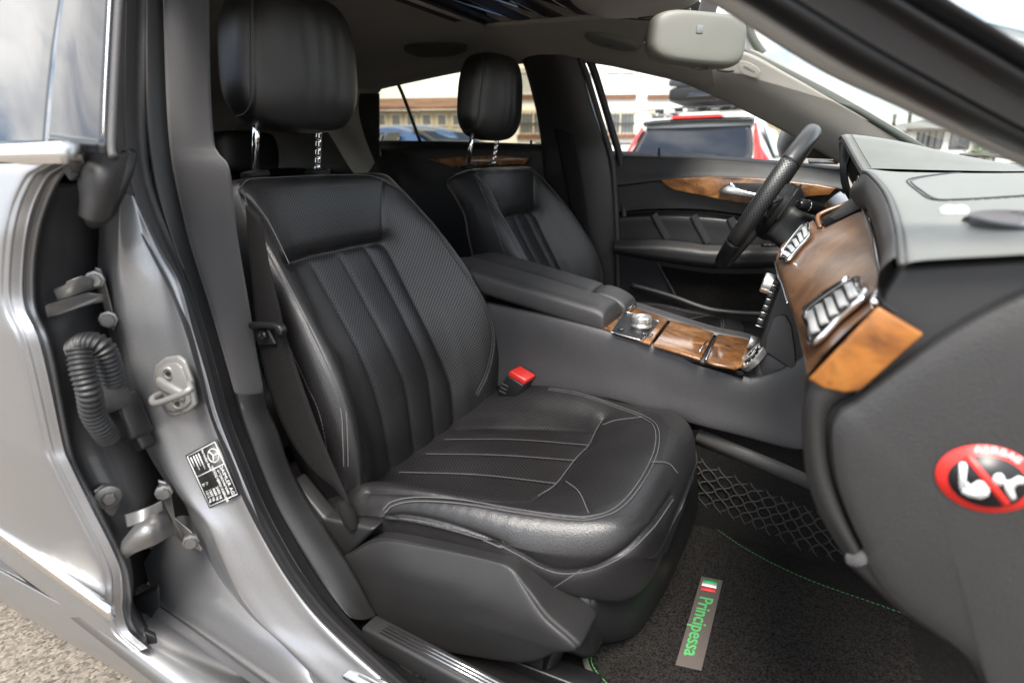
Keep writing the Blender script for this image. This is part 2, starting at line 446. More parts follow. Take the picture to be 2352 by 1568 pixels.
# ------------------------------------------------------------------ ground
def asphalt():
    m, nt, b = mat_base('worn asphalt'); L = nt.links
    tc = N(nt, 'ShaderNodeTexCoord')
    vo = N(nt, 'ShaderNodeTexVoronoi', Scale=150); L.new(tc.outputs['Object'], vo.inputs['Vector'])
    n1 = N(nt, 'ShaderNodeTexNoise', Scale=90, Detail=6); L.new(tc.outputs['Object'], n1.inputs['Vector'])
    n2 = N(nt, 'ShaderNodeTexNoise', Scale=2.2, Detail=6); L.new(tc.outputs['Object'], n2.inputs['Vector'])
    r = N(nt, 'ShaderNodeValToRGB'); e = r.color_ramp.elements
    e[0].position = .25; e[0].color = (.06, .052, .043, 1); e[1].position = .75; e[1].color = (.29, .25, .205, 1)
    mx = N(nt, 'ShaderNodeMixRGB', blend_type='MIX'); mx.inputs['Fac'].default_value = .5
    L.new(vo.outputs['Color'], mx.inputs['Color1']); L.new(n1.outputs['Color'], mx.inputs['Color2'])
    bw = N(nt, 'ShaderNodeRGBToBW'); L.new(mx.outputs['Color'], bw.inputs['Color']); L.new(bw.outputs[0], r.inputs['Fac'])
    m2 = N(nt, 'ShaderNodeMixRGB', blend_type='MULTIPLY'); m2.inputs['Fac'].default_value = .35
    L.new(r.outputs['Color'], m2.inputs['Color1']); L.new(n2.outputs['Fac'], m2.inputs['Color2']); L.new(m2.outputs['Color'], b.inputs['Base Color'])
    b.inputs['Roughness'].default_value = .9
    bp = N(nt, 'ShaderNodeBump', Strength=.9, Distance=.006); L.new(bw.outputs[0], bp.inputs['Height']); L.new(bp.outputs['Normal'], b.inputs['Normal'])
    return m
gm = bpy.data.meshes.new('ground')
gm.from_pydata([(-400, -400, 0), (400, -400, 0), (400, 400, 0), (-400, 400, 0)], [], [(0, 1, 2, 3)])
finish(link('ground', gm, asphalt(), smooth=False), kind='structure')

# ------------------------------------------------------------------ seats
from mathutils.bvhtree import BVHTree
from mathutils.kdtree import KDTree
def bvh_of(G, closed):
    nu, nv = G.shape[:2]
    idx = np.arange(nu*nv).reshape(nu, nv)
    if closed: idx = np.concatenate([idx, idx[:, :1]], 1)
    f = np.stack([idx[:-1, :-1], idx[:-1, 1:], idx[1:, 1:], idx[1:, :-1]], -1).reshape(-1, 4)
    return BVHTree.FromPolygons(G.reshape(-1, 3).tolist(), f.tolist())
def onto(bvh, line, n=60, smooth=True):
    """carry a seam read off the photograph to the modelled surface it lies on"""
    l = cr(line, n) if smooth else np.asarray(line, float)
    out = []; nor = []
    for u, v in l:
        d = Vector(ray(u, v)).normalized()
        h = bvh.ray_cast(Vector(CAM), d)
        if h[0] is not None:
            out.append(np.array(h[0])); nn = np.array(h[1]); nor.append(nn if nn @ np.array(d) < 0 else -nn)
    return np.array(out), np.array(nor)
def resample(p, step):
    d = np.r_[0, np.cumsum(np.linalg.norm(np.diff(p, axis=0), axis=1))]
    k = max(2, int(d[-1]/step)+1); s = np.linspace(0, d[-1], k)
    return np.stack([np.interp(s, d, p[:, i]) for i in range(p.shape[1])], 1)
def stitches(name, lines, parent, mat=None, pitch=.0075, length=.0046, w=.0006, h=.0005, lift=.0004, off=0.0):
    it = []
    for p, nrm in lines:
        if len(p) < 3: continue
        q = resample(np.concatenate([p, nrm], 1), pitch/2)
        pp, nn = q[:, :3], q[:, 3:]; nn /= np.linalg.norm(nn, axis=1, keepdims=True)
        T = np.gradient(pp, axis=0); T /= np.linalg.norm(T, axis=1, keepdims=True)+1e-9
        for i in range(1, len(pp)-1, 2):
            s = np.cross(T[i], nn[i])
            it.append((pp[i]+nn[i]*lift+s*off, (T[i]*length/2, s*w, nn[i]*h)))
    if it: return boxes(name, it, mat or STITCH, parent)
def normals_of(G, closed):
    if closed:
        dv = np.roll(G, -1, 1)-np.roll(G, 1, 1)
    else:
        dv = np.gradient(G, axis=1)
    du = np.gradient(G, axis=0)
    n = np.cross(du, dv); n /= np.linalg.norm(n, axis=2, keepdims=True)+1e-9
    return n
def groove(G, nrm, lines, depth, w, depth2=0, w2=.02):
    pts = np.concatenate([resample(l, .002) for l in lines if len(l) > 1])
    kd = KDTree(len(pts))
    for i, p in enumerate(pts): kd.insert(p, i)
    kd.balance()
    flat = G.reshape(-1, 3)
    d = np.array([kd.find(p)[2] for p in flat]).reshape(G.shape[:2])
    disp = depth*np.exp(-(d/w)**2) + depth2*np.exp(-(d/w2)**2)
    return G - nrm*disp[..., None]
def lump(G, nrm, amp, scale, seed):
    """gentle irregularity of stuffed leather"""
    r = np.random.default_rng(seed); out = np.zeros(G.shape[:2])
    for _ in range(14):
        k = r.normal(size=3)*scale; out += np.sin(G @ k + r.uniform(0, 6.28))
    return G + nrm*(amp*out/4)[..., None]
def add_perf(me, mask):
    a = me.attributes.new('perf', 'FLOAT', 'POINT'); a.data.foreach_set('value', mask.ravel().astype(float))
def seat_stitch_double(name, line, parent):
    stitches(name, [line], parent, off=.0032); stitches(name, [line], parent, off=-.0032)

TH = math.radians(18.4)
B_O = P(.255, -.37, .46)
B_T = P(-math.sin(TH), 0, math.cos(TH)); B_N = P(math.cos(TH), 0, math.sin(TH)); B_S = P(0, 1, 0)
def BW(s, t, n): return B_O + B_S*s + B_T*t + B_N*n

seat = thing('passenger_seat', (.40, -.37, .25), 'black leather front passenger seat nearest the open doorway', 'car seat', 'front seats')
# backrest: closed sections from the hem to the top roll
rows = []
#      t     c(entre) r(idge)  width  back
key = [(-.05, -.010, .030, .90, -.080), (0, .002, .055, .94, -.085), (.07, .018, .092, .985, -.09), (.15, .024, .112, 1.0, -.09),
       (.23, .020, .112, 1.0, -.09), (.31, .004, .096, .985, -.088), (.39, -.008, .070, .955, -.084), (.45, .004, .046, .915, -.078),
       (.50, .012, .026, .865, -.095), (.535, .013, .014, .815, -.112), (.553, .004, .004, .775, -.118), (.563, -.016, -.018, .72, -.110), (.566, -.040, -.040, .60, -.088), (.567, -.062, -.062, .1, -.066)]
for t, c, r, w, bk in key:
    half = [(.0, c), (.07, c), (.135, c+.10*(r-c)), (.170, c+.40*(r-c)), (.205, c+.78*(r-c)), (.230, r-.004), (.2445, r-.012), (.2525, r-.040),
            (.248, .45*r+.55*bk), (.222, .12*r+.88*bk), (.17, bk-.004), (.08, bk-.012), (.0, bk-.012)]
    hh = [(s*w, n) for s, n in half]
    loop = hh + [(-s, n) for s, n in hh[-2:0:-1]]
    rows.append([BW(s, t, n) for s, n in loop])
G = spline_grid(rows, 210, 330, True)
nrm = normals_of(G, True)
if ((G-G.mean((0, 1)))*nrm).sum() < 0: nrm = -nrm
bv = bvh_of(G, True)
ch = [[(722, 611), (783, 721), (841, 835), (879, 940), (900, 1054), (903, 1080)],
      [(788, 592), (850, 706), (903, 811), (936, 892), (953, 1011), (956, 1048)],
      [(845, 568), (907, 683), (960, 792), (988, 868), (1000, 978), (1003, 1010)]]
edgeL = [(664, 606), (717, 706), (764, 797), (803, 883), (822, 945), (836, 1011), (843, 1083)]
edgeR = [(884, 557), (898, 578), (945, 673), (998, 783), (1036, 878), (1045, 954), (1046, 975)]
upper = [(664, 606), (720, 588), (779, 575), (835, 563), (884, 555)]
vR = [(884, 555), (879, 500), (882, 414)]
vL = [(664, 606), (640, 555), (612, 502), (580, 462), (553, 440)]
nearS = [(551, 432), (579, 521), (617, 578), (674, 687), (722, 783), (764, 873), (788, 940), (793, 1011), (795, 1070)]
farS = [(882, 414), (936, 447), (998, 519), (1050, 598), (1107, 687), (1130, 749), (1131, 802), (1117, 859), (1095, 905)]
topS = [(551, 432), (575, 412), (640, 408), (720, 404), (800, 402), (850, 404), (882, 414)]
S = {k: onto(bv, v) for k, v in dict(eL=edgeL, eR=edgeR, up=upper, vR=vR, vL=vL, nS=nearS, fS=farS, tS=topS).items()}
C_ = [onto(bv, v) for v in ch]
G = lump(G, nrm, .0011, 22, 3)
G = groove(G, nrm, [c[0] for c in C_], .0035, .0035, .0045, .016)
G = groove(G, nrm, [S['eL'][0], S['eR'][0]], .003, .005, .005, .016)
G = groove(G, nrm, [S['up'][0]], .006, .006, .006, .016)
G = groove(G, nrm, [S['vR'][0], S['vL'][0]], .003, .003, .0015, .010)
G = groove(G, nrm, [S['nS'][0], S['fS'][0], S['tS'][0]], .0016, .0022)
me = grid_mesh('backrest', G, True, cap=False)
# punched leather lies inside the seams on the front
loc = G - B_O
ss, ts, ns = loc @ B_S, loc @ B_T, loc @ B_N
front = (nrm @ B_N > .25)
seam_half = np.interp(ts, [0, .1, .2, .35, .46, .53], [.20, .228, .232, .222, .205, .175])
add_perf(me, (front & (np.abs(ss) < seam_half) & (ts < .53)).astype(float))
back = link('backrest', me, LEA, seat)
stitches('stitching', [S['fS']], back, off=.003); stitches('stitching', [S['fS']], back, off=-.003)
stitches('stitching', [S['nS']], back, off=.0035); stitches('stitching', [S['nS']], back, off=-.0035)
stitches('stitching', [S['tS']], back); stitches('stitching', [S['vL']], back)
side2 = onto(bv, [(560, 470), (600, 620), (650, 762), (698, 868), (731, 940), (748, 1011), (756, 1060)])
stitches('stitching', [side2], back)

# headrest: rounded sections, front leather panel and two side panels
def headrest(cx, cy, z0, z1):
    rows = []
    prof = [(0, .30, .35), (.03, .62, .62), (.10, .84, .82), (.24, .97, .95), (.45, 1.0, 1.0), (.66, .98, .99), (.82, .90, .90), (.92, .76, .76), (.98, .52, .52), (1.0, .25, .28)]
    for q, a, b in prof:
        z = z0+(z1-z0)*q
        x0 = cx + .020*q - .012*(q-.5)**2
        pts = []
        for k in range(28):
            t = 2*math.pi*k/28
            c, s = math.cos(t), math.sin(t)
            ex = 2/3.6 if c > 0 else 2/2.8
            px = math.copysign(abs(c)**ex, c)*.056*b
            py = math.copysign(abs(s)**(2/3.4), s)*(.141*a)
            px -= .016*(abs(py)/.141)**2.2*(1 if c > 0 else .5)
            pts.append(P(x0+px, cy+py, z))
        rows.append(pts)
    return rows
hrow = headrest(.032, -.368, 1.064, 1.292)
G = spline_grid(hrow, 110, 168, True)
nrm = normals_of(G, True)
if ((G-G.mean((0, 1)))*nrm).sum() < 0: nrm = -nrm
bv = bvh_of(G, True)
hs = onto(bv, [(584, -40), (583, 60), (582, 140), (583, 190), (580, 235), (566, 262), (545, 270)])
hsm = (hs[0]*[1, -1, 1]+[0, -.744, 0], hs[1]*[1, -1, 1])
cy = -.372; q = (G[..., 1]-cy); frontm = (nrm[..., 0] > .3)
fold = sum(a*np.exp(-((q-c)/w)**2) for a, c, w in ((-.0022, -.020, .009), (.0016, -.036, .010), (-.0026, .016, .008), (.0018, .034, .010), (-.0014, .060, .010), (.0012, .0, .009)))
G = G + nrm*(fold*frontm*np.clip((G[..., 2]-1.08)/.05, 0, 1)*np.clip((1.27-G[..., 2])/.06, 0, 1))[..., None]
G = lump(G, nrm, .0012, 30, 9)
G = groove(G, nrm, [hs[0], hsm[0]], .0022, .0025, .0012, .008)
me = grid_mesh('headrest', G, True, cap=True); add_perf(me, np.zeros(G.shape[:2]))
hr = link('headrest', me, LEA_P, seat)
stitches('stitching', [hs], hr, off=.003)
for yy, notch in ((-.454, False), (-.302, True)):
    a = P(.0, yy, .990); b = P(.022, yy, 1.10)
    p = tube('post', [a, b], .0062, CHROME, hr, n=12, k=14, smooth_path=False) if not notch else None
    if notch:
        n_ = 64; pth = np.stack([a+(b-a)*i/(n_-1) for i in range(n_)])
        sc = np.array([.62 if (i % 9) in (0, 1) and 6 < i < 56 else 1.0 for i in range(n_)])
        T, S_, N_ = frames(pth, (0, 1, 0))
        an = np.arange(14)*2*math.pi/14
        Gp = np.zeros((n_, 14, 3))
        for i in range(n_):
            for j in range(14):
                rx, ry = .0062*math.cos(an[j]), .0062*math.sin(an[j])
                if ry < -.0062*(2*sc[i]-1) and sc[i] < 1: ry = -.0062*(2*sc[i]-1)
                Gp[i, j] = pth[i]+S_[i]*rx+N_[i]*ry
        link('post', grid_mesh('post', Gp, True, cap=True), CHROME, hr)
    lathe('post_guide', [(.0, -.004), (.024, -.004), (.026, .002), (.023, .006), (.008, .008), (.0, .008)], (.0, yy, .991), (-.15, 0, 1), BLK, hr)

# cushion
rows = []
ck = [  # x, centre z, bolster z, bottom z, width
    (.185, .440, .452, .400, .86), (.21, .455, .470, .398, .93), (.26, .464, .500, .41, .97), (.33, .472, .530, .44, .99), (.42, .483, .549, .462, 1.0), (.50, .497, .556, .47, 1.0),
    (.58, .520, .555, .462, .985), (.65, .545, .555, .440, .925), (.70, .556, .557, .430, .855), (.732, .554, .551, .428, .775), (.752, .540, .536, .440, .68), (.763, .515, .512, .460, .56), (.766, .492, .492, .480, .36)]
for x, c, b_, bot, w in ck:
    half = [(0, c), (.07, c), (.135, c+.12*(b_-c)), (.172, c+.45*(b_-c)), (.208, c+.85*(b_-c)), (.234, b_), (.252, b_-.010), (.2635, b_-.034),
            (.262, .55*b_+.45*bot), (.248, bot+.008), (.2, bot), (.1, bot), (0, bot)]
    hh = [(s*w, z) for s, z in half]
    drop = .016*math.exp(-((x-.60)/.12)**2)       # the console-side bolster is flatter
    fh_ = [(s, z-(drop if .16 < s/w and z > bot+.02 else drop*.5*(s/w/.16) if z > bot+.02 else 0)) for s, z in hh]
    loop = fh_ + [(-s, z) for s, z in hh[-2:0:-1]]
    rows.append([P(x, -.372+s, z) for s, z in loop])
G = spline_grid(rows, 230, 330, True)
nrm = normals_of(G, True)
if ((G-G.mean((0, 1)))*nrm).sum() < 0: nrm = -nrm
bv = bvh_of(G, True)
cl = [[(1023, 1009), (1180, 1009), (1352, 1022)], [(979, 1042), (1150, 1045), (1319, 1057)], [(917, 1084), (1100, 1090), (1278, 1110)]]
ce = [[(1048, 984), (1140, 981), (1260, 983), (1368, 990)], [(845, 1128), (1000, 1133), (1150, 1146), (1210, 1147), (1237, 1138)],
      [(1385, 962), (1368, 990), (1352, 1022), (1319, 1057), (1278, 1110), (1237, 1138)]]
topseam = [(884, 1172), (905, 1155), (960, 1146), (1060, 1152), (1180, 1172), (1300, 1188), (1360, 1188), (1420, 1166), (1470, 1110), (1505, 1040), (1508, 985), (1480, 958), (1420, 935), (1330, 905), (1260, 893)]
curve_mid = [(1470, 958), (1415, 965), (1385, 975)]
lowseam = [(888, 1186), (930, 1184), (1010, 1199), (1110, 1232), (1190, 1268), (1250, 1300), (1300, 1311), (1370, 1300), (1440, 1262), (1500, 1202), (1545, 1140)]
nose1 = [(1500, 1060), (1535, 1064), (1555, 1085)]
nose2 = [(1335, 1308), (1300, 1330), (1260, 1356)]
CL = [onto(bv, l) for l in cl]; CE = [onto(bv, l) for l in ce]; TS = onto(bv, topseam, 120); LS = onto(bv, lowseam, 120)
CM = onto(bv, curve_mid); N1 = onto(bv, nose1); N2 = onto(bv, nose2)
rearS = onto(bv, [(1300, 1105), (1330, 1130), (1352, 1178)])
G = lump(G, nrm, .0012, 20, 5)
# creases on the bolster that is slid over when getting in
cy_ = G[..., 1]; crk = (cy_ < -.56)*np.clip((.57-np.abs(G[..., 2]-.52))/.5, 0, 1)*np.clip((.70-G[..., 0])/.1, 0, 1)
G = G + nrm*(crk*(.00010*np.sin(G[..., 0]*230+G[..., 2]*90)+.00012*np.sin(G[..., 0]*420-G[..., 2]*160+1)))[..., None]
G = groove(G, nrm, [c[0] for c in CL], .0028, .003, .003, .014)
G = groove(G, nrm, [c[0] for c in CE], .003, .004, .0035, .014)
G = groove(G, nrm, [TS[0], CM[0], N1[0], N2[0], rearS[0]], .0016, .0024)
G = groove(G, nrm, [LS[0]], .0030, .0035, .0025, .010)
me = grid_mesh('cushion', G, True, cap=True)
inx = np.interp(G[..., 0], [.2, .42, .62, .68, .715, .73], [.215, .228, .222, .19, .13, 0.0])
add_perf(me, ((nrm[..., 2] > .3) & (np.abs(G[..., 1]+.372) < inx)).astype(float))
cus = link('cushion', me, LEA, seat)
stitches('stitching', [TS], cus, off=.003); stitches('stitching', [TS], cus, off=-.003)
stitches('stitching', [LS], cus, off=.004); [stitches('stitching', [l], cus) for l in (CM, N1, N2, rearS)]
for l in CL + CE[2:]: stitches('stitching', [l], cus, pitch=.0045, length=.0035, w=.0004)

# plastic side shell of the seat base (near side) and the front skirt
def shell(y0, sgn):
    out = [(.283, .405), (.33, .445), (.385, .478), (.47, .490), (.555, .498), (.596, .497), (.622, .478), (.655, .448), (.700, .418), (.672, .398), (.640, .370), (.600, .352), (.50, .325), (.40, .303), (.33, .305), (.285, .345)]
    ctrl = []
    for k, f in enumerate((1.0, .985, .93, .60, .30, .001)):
        cxm, czm = .48, .40
        dy = (0, .012, .020, .024, .026, .026)[k]
        ctrl.append([P(cxm+(x-cxm)*f, y0-sgn*dy*float(np.clip((.512-(czm+(z-czm)*f))/.060, .12, 1)), czm+(z-czm)*f) for x, z in out])
    first = [P(x, y0+sgn*.05, z) for x, z in out]
    return [first] + ctrl
o = patch('side_shell', shell(-.640, 1), TRIM, seat, 60, 140, closed_v=True)
# bevel ridge running along the shell
belt_box = prism('belt_anchor_cover', [Y(668, 1100, -.655), Y(742, 1190, -.655), Y(860, 1215, -.655), Y(795, 1280, -.655), Y(720, 1230, -.655), Y(672, 1150, -.655)], (0, .03, 0), TRIM, seat, bevel=.006, seg=3)
patch('front_skirt', [
    [Y(1340, 1330, -.58), Y(1430, 1310, -.50), Y(1510, 1220, -.36), Y(1560, 1110, -.22), Y(1585, 1040, -.15)],
    [Y(1345, 1400, -.585), Y(1440, 1350, -.50), Y(1530, 1260, -.36), Y(1568, 1150, -.22), Y(1590, 1090, -.15)],
    [Y(1350, 1440, -.58), Y(1440, 1440, -.50), Y(1500, 1390, -.36), Y(1556, 1270, -.22), Y(1592, 1150, -.15)],
    [Y(1350, 1452, -.56), Y(1400, 1458, -.50), Y(1450, 1430, -.36), Y(1530, 1330, -.22), Y(1580, 1200, -.15)]], BLK, seat, 20, 30, solid=.01)
box('skirt_cover', Y(1538, 1200, -.215), (.012, .045, .085), BLK, seat, bevel=.004, rot=Matrix.Rotation(math.radians(-8), 3, 'Y'))
# seat rails with their end covers
for yy in (-.60, -.20):
    box('rail', (.46, yy, .297), (.50, .035, .03), BLK, seat, bevel=.003)
prism('rail_cover', [Y(1128, 1463, -.63), Y(1248, 1490, -.63), Y(1243, 1540, -.63), Y(1175, 1506, -.63), Y(1118, 1492, -.63)], (0, .012, 0), TRIM, seat, bevel=.002)
prism('rail_end', [Y(1248, 1478, -.625), Y(1312, 1466, -.60), Y(1280, 1530, -.60), Y(1250, 1542, -.625)], (-.01, .03, 0), BLKG, seat, bevel=.003)
box('seat_pan', (.47, -.372, .385), (.46, .44, .12), BLK, seat, bevel=.02)
# adjustment buttons beside the cushion, console side
for k, (u, v) in enumerate([(1342, 899), (1362, 906), (1382, 916), (1402, 925), (1425, 931)]):
    c = Y(u, v, -.128)
    if k % 2 == 0: lathe('adjust_wheel', [(0, -.004), (.010, -.004), (.011, 0), (.010, .004), (0, .004)], c, (0.3, 1, .4), BLK, seat, 18)
    else: box('adjust_button', c, (.016, .008, .010), CHROME, seat, bevel=.002)
box('button_strip', (Y(1342, 904, -.128)+Y(1425, 936, -.128))/2-P(0, 0, .006), (.105, .018, .012), BLK, seat, bevel=.004, rot=Matrix.Rotation(math.radians(3), 3, 'Y'))

# driver's seat: the same seat on the other side
dseat = copy_tree(seat)
dseat.name = 'driver_seat'
dseat.location = seat.location + Vector((.0, .742, .0))
for ch_ in dseat.children:
    if ch_.name.startswith(('cushion', 'side_shell', 'front_skirt', 'skirt_cover')): ch_.location.z += .022
dseat['label'] = 'black leather driver seat beyond the centre armrest, behind the steering wheel'
# ------------------------------------------------------------------ car body: doorway, pillars, sill, roof
body = thing('car_body', (.1, -.75, .15), 'silver car shell with pillars, sill and headliner framing the open front doorway', 'car')
def strip(name, A, B, mat, parent, bulge=0.0, solid=0, nu=60, nv=9, back=None):
    """band between two measured edges, bulged towards the outside"""
    A = np.array(A); B = np.array(B)
    m = (A+B)/2
    w = np.linalg.norm(B-A, axis=1, keepdims=True)
    out = np.array([.45, -.85, .1])
    ctrl = np.stack([A, A*.82+B*.18+out*bulge*.75, m+out*bulge, A*.18+B*.82+out*bulge*.75, B], 1)
    return patch(name, ctrl, mat, parent, nu, nv, solid=solid)
vs_ = [-60, 0, 150, 300, 420, 540, 660, 760, 860, 960, 1060, 1150, 1250, 1340, 1420, 1500, 1568, 1640]
b0 = [262, 268, 268, 268, 285, 325, 385, 425, 455, 484, 524, 560, 612, 668, 733, 818, 893, 970]
b1 = [291, 290, 288, 287, 300, 345, 405, 440, 468, 495, 537, 573, 625, 680, 745, 830, 905, 985]
b2 = [314, 313, 310, 312, 328, 370, 424, 458, 486, 513, 552, 588, 641, 697, 763, 848, 923, 1003]
b3 = [338, 337, 335, 338, 354, 392, 440, 473, 502, 529, 568, 604, 656, 712, 778, 862, 941, 1020]
b4 = [374, 375, 378, 385, 402, 430, 466, 497, 525, 553, 591, 628, 682, 738, 802, 886, 966, 1045]
def yl(v, a): # tumblehome: the upper structure leans in
    return a + np.interp(v, [0, 400, 1000, 1640], [.055, .012, 0, -.012])
E0 = [Y(u, v, yl(v, -.782)) for u, v in zip(b0, vs_)]
E1 = [Y(u, v, yl(v, -.770)) for u, v in zip(b1, vs_)]
E2 = [Y(u, v, yl(v, -.752)) for u, v in zip(b2, vs_)]
E3 = [Y(u, v, yl(v, -.742)) for u, v in zip(b3, vs_)]
E4 = [Y(u, v, yl(v, -.715)) for u, v in zip(b4, vs_)]
strip('pillar_flange', E0, E1, RUB_L, body, .004)
strip('seal_lip', E1, E2, RUB_L, body, .006)
strip('seal_groove', E2, E3, RUB, body, -.004)
strip('seal_bulb', E3, E4, RUB, body, .010)
# upper pillar trim: woven grey, steps out at the belt
tv = [-60, 0, 200, 320, 352, 385, 470, 560, 700, 830, 935]
tl = [374, 375, 380, 388, 392, 396, 414, 436, 480, 518, 548]
tr = [476, 477, 481, 489, 500, 524, 535, 546, 570, 591, 612]
TL = [Y(u, v, yl(v, -.714)) for u, v in zip(tl, tv)]
TR = [Y(u, v, yl(v, -.660)) for u, v in zip(tr, tv)]
TI = [p+P(-.05, .025, 0) for p in TR]
ctrl = [[a, a*.93+b*.07+P(.010, -.004, 0), a*.5+b*.5+P(.012, -.010, 0), a*.1+b*.9+P(.004, -.004, 0), b, b+P(-.012, .010, 0), c] for a, b, c in zip(TL, TR, TI)]
patch('pillar_trim', ctrl, TRIM_F, body, 60, 30)
# lower pillar trim running into the sill
lv = [900, 945, 1000, 1081, 1150, 1220, 1292, 1345, 1393, 1412]
ll = [538, 550, 568, 598, 626, 664, 708, 742, 780, 800]
lr = [606, 616, 640, 667, 703, 748, 795, 826, 851, 862]
LL = [Y(u, v, -.714) for u, v in zip(ll, lv)]
LR = [Y(u, v, -.672) for u, v in zip(lr, lv)]
ctrl = [[a, a*.9+b*.1+P(.006, -.004, 0), a*.5+b*.5+P(.008, -.006, 0), a*.08+b*.92+P(.002, -.003, 0), b, b+P(-.006, .006, 0), b+P(-.04, .03, 0)] for a, b in zip(LL, LR)]
patch('pillar_trim_lower', ctrl, TRIM, body, 40, 24)
# painted pillar panel
pv = [(275, 440, 312, 452), (266, 560, 366, 566), (263, 640, 412, 650), (277, 756, 444, 762), (300, 856, 472, 856), (333, 956, 499, 952), (367, 1050, 537, 1050),
      (417, 1138, 573, 1138), (467, 1198, 607, 1220), (500, 1272, 662, 1316), (533, 1345, 722, 1400), (580, 1415, 800, 1480), (650, 1480, 905, 1572), (730, 1560, 1000, 1660)]
ctrl = []
for (u0, v0, u1, v1) in pv:
    a = Y(u0, v0, -.800); b = Y(u1, v1, yl(v1, -.768))
    ctrl.append([a+P(-.07, .020, 0), a+P(-.018, .004, 0), a, a*.9+b*.1+P(.006, -.004, 0), a*.62+b*.38+P(.002, -.002, 0), a*.3+b*.7+P(.000, -.001, 0), a*.1+b*.9+P(.006, -.004, 0), b])
pil = patch('pillar_panel', ctrl, PAINT, body, 90, 46)
# pressed step below the striker and above it
# sill: ledge, upstand and outer rocker
def line(pts, y): return [Y(u, v, y) for u, v in pts]
def sill_line(u0, v0, y, u1=None, v1=None):   # through a measured point, running along the car
    p = Y(u0, v0, y); d = P(1, 0, 0)
    if u1 is not None:
        q = Y(u1, v1, y); d = (q-p)/(q-p)[0]
    return [p+d*dx for dx in (-.75, -.4, -.15, 0, .3, .8, 1.2)]
rows = [sill_line(500, 1420, -.770), sill_line(395, 1392, -.790, 612, 1542), sill_line(386, 1392, -.795, 603, 1544), sill_line(374, 1392, -.800, 590, 1544), sill_line(366, 1394, -.806, 582, 1547),
        sill_line(386, 1500, -.850), sill_line(362, 1502, -.862), sill_line(350, 1502, -.868), sill_line(345, 1515, -.868),
        sill_line(340, 1552, -.862), sill_line(338, 1575, -.845), sill_line(336, 1580, -.80)]
patch('sill', rows, PAINT, body, 90, 24)
tube('sill_weld_seam', [p+P(0, -.001, .0012) for p in sill_line(370, 1393, -.803, 586, 1545)[2:6]], .0016, PAINT_D, body, n=12, k=6)
# upstand between the ledge and the foot of the pillar
fu = [((330, 1290), (352, 1380)), ((400, 1190), (390, 1402)), ((470, 1204), (430, 1432)), ((505, 1275), (480, 1466)), ((540, 1350), (530, 1502)), ((590, 1420), (590, 1544)), ((660, 1490), (660, 1594)), ((740, 1570), (740, 1650))]
patch('pillar_foot', [[Y(*a, -.775), Y(*a, -.785)*.6+Y(*b, -.785)*.4, Y(*a, -.792)*.25+Y(*b, -.792)*.75, Y(*b, -.797)] for a, b in fu], PAINT, body, 50, 16)
# ribbed black scuff plate and the bright one below
p0, p1, p2, p3 = Z(828, 1440, .402), Z(864, 1408, .408), Z(1180, 1572, .408), Z(1150, 1612, .402)
pl = prism('scuff_plate', [p0, p1, p2, p3], (0, 0, -.03), TRIM, body, bevel=.004, seg=3)
for k in range(4):
    f = .22+.17*k
    a, b = p0*(1-f)+p1*f, p3*(1-f)+p2*f
    d = (b-a)/np.linalg.norm(b-a)
    a = a+d*.03
    tube('scuff_rib', [a+P(0, 0, .0005), b+P(0, 0, .0005)], .0012, SATIN if k else TRIM, pl, n=2, k=6, smooth_path=False)
q0, q1, q2, q3 = Y(783, 1548, -.795), Y(818, 1517, -.778), Y(1010, 1620, -.778), Y(980, 1650, -.795)
pl = prism('bright_scuff_plate', [q0, q1, q2, q3], (0, .0, -.008), SATIN, body, bevel=.003, seg=3)
for f in (.35, .7):
    a, b = q0*(1-f)+q1*f, q3*(1-f)+q2*f; d = (b-a)/np.linalg.norm(b-a)
    tube('scuff_rib', [a+d*.02+P(0, 0, .0015), b+P(0, 0, .0015)], .0016, CHROME, pl, n=2, k=6, smooth_path=False)

# striker plate with its loop
def pil_pt(u, v): return Y(u, v, -.7865)
st = [pil_pt(*q) for q in [(385, 818), (415, 813), (432, 825), (448, 868), (458, 925), (443, 940), (412, 952), (392, 950), (368, 914), (358, 870), (364, 835)]]
plate = prism('striker_plate', st, (.003, -.007, 0), PAINT_S, body, bevel=.003, seg=3)
inner = [np.mean(st, 0)+(p-np.mean(st, 0))*.80+P(.0015, -.0036, 0) for p in st]
prism('striker_recess', inner, (.003, -.0055, 0), PAINT_S, plate, bevel=.0015)
off = P(.004, -.010, 0)
box('striker_rib', pil_pt(405, 886)+off*.9, (.052, .010, .016), PAINT_S, plate, bevel=.004, rot=Matrix.Rotation(math.radians(14), 3, 'Y'))
for u, v in ((400, 850), (420, 918)):
    c = pil_pt(u, v)+off*.9
    lathe('screw', [(.009, -.004), (.009, .0015), (.0065, .003), (.0055, .001), (0, .001)], c, (.4, -.9, 0), PAINT_S, plate, 20)
    lathe('screw_socket', [(.0035, 0), (.0035, .0016), (0, .0016)], c+P(.0008, -.0019, 0), (.4, -.9, 0), BLK, plate, 6)
lp = [pil_pt(381, 897)+off*.5, pil_pt(381, 897)+off*2.4, pil_pt(395, 902)+off*3.2, pil_pt(425, 893)+off*3.4, pil_pt(470, 874)+off*3.2, pil_pt(462, 868)+off*2.2, pil_pt(442, 877)+off*.5]
tube('striker_loop', lp, .0042, PAINT_S, plate, n=40, k=12)

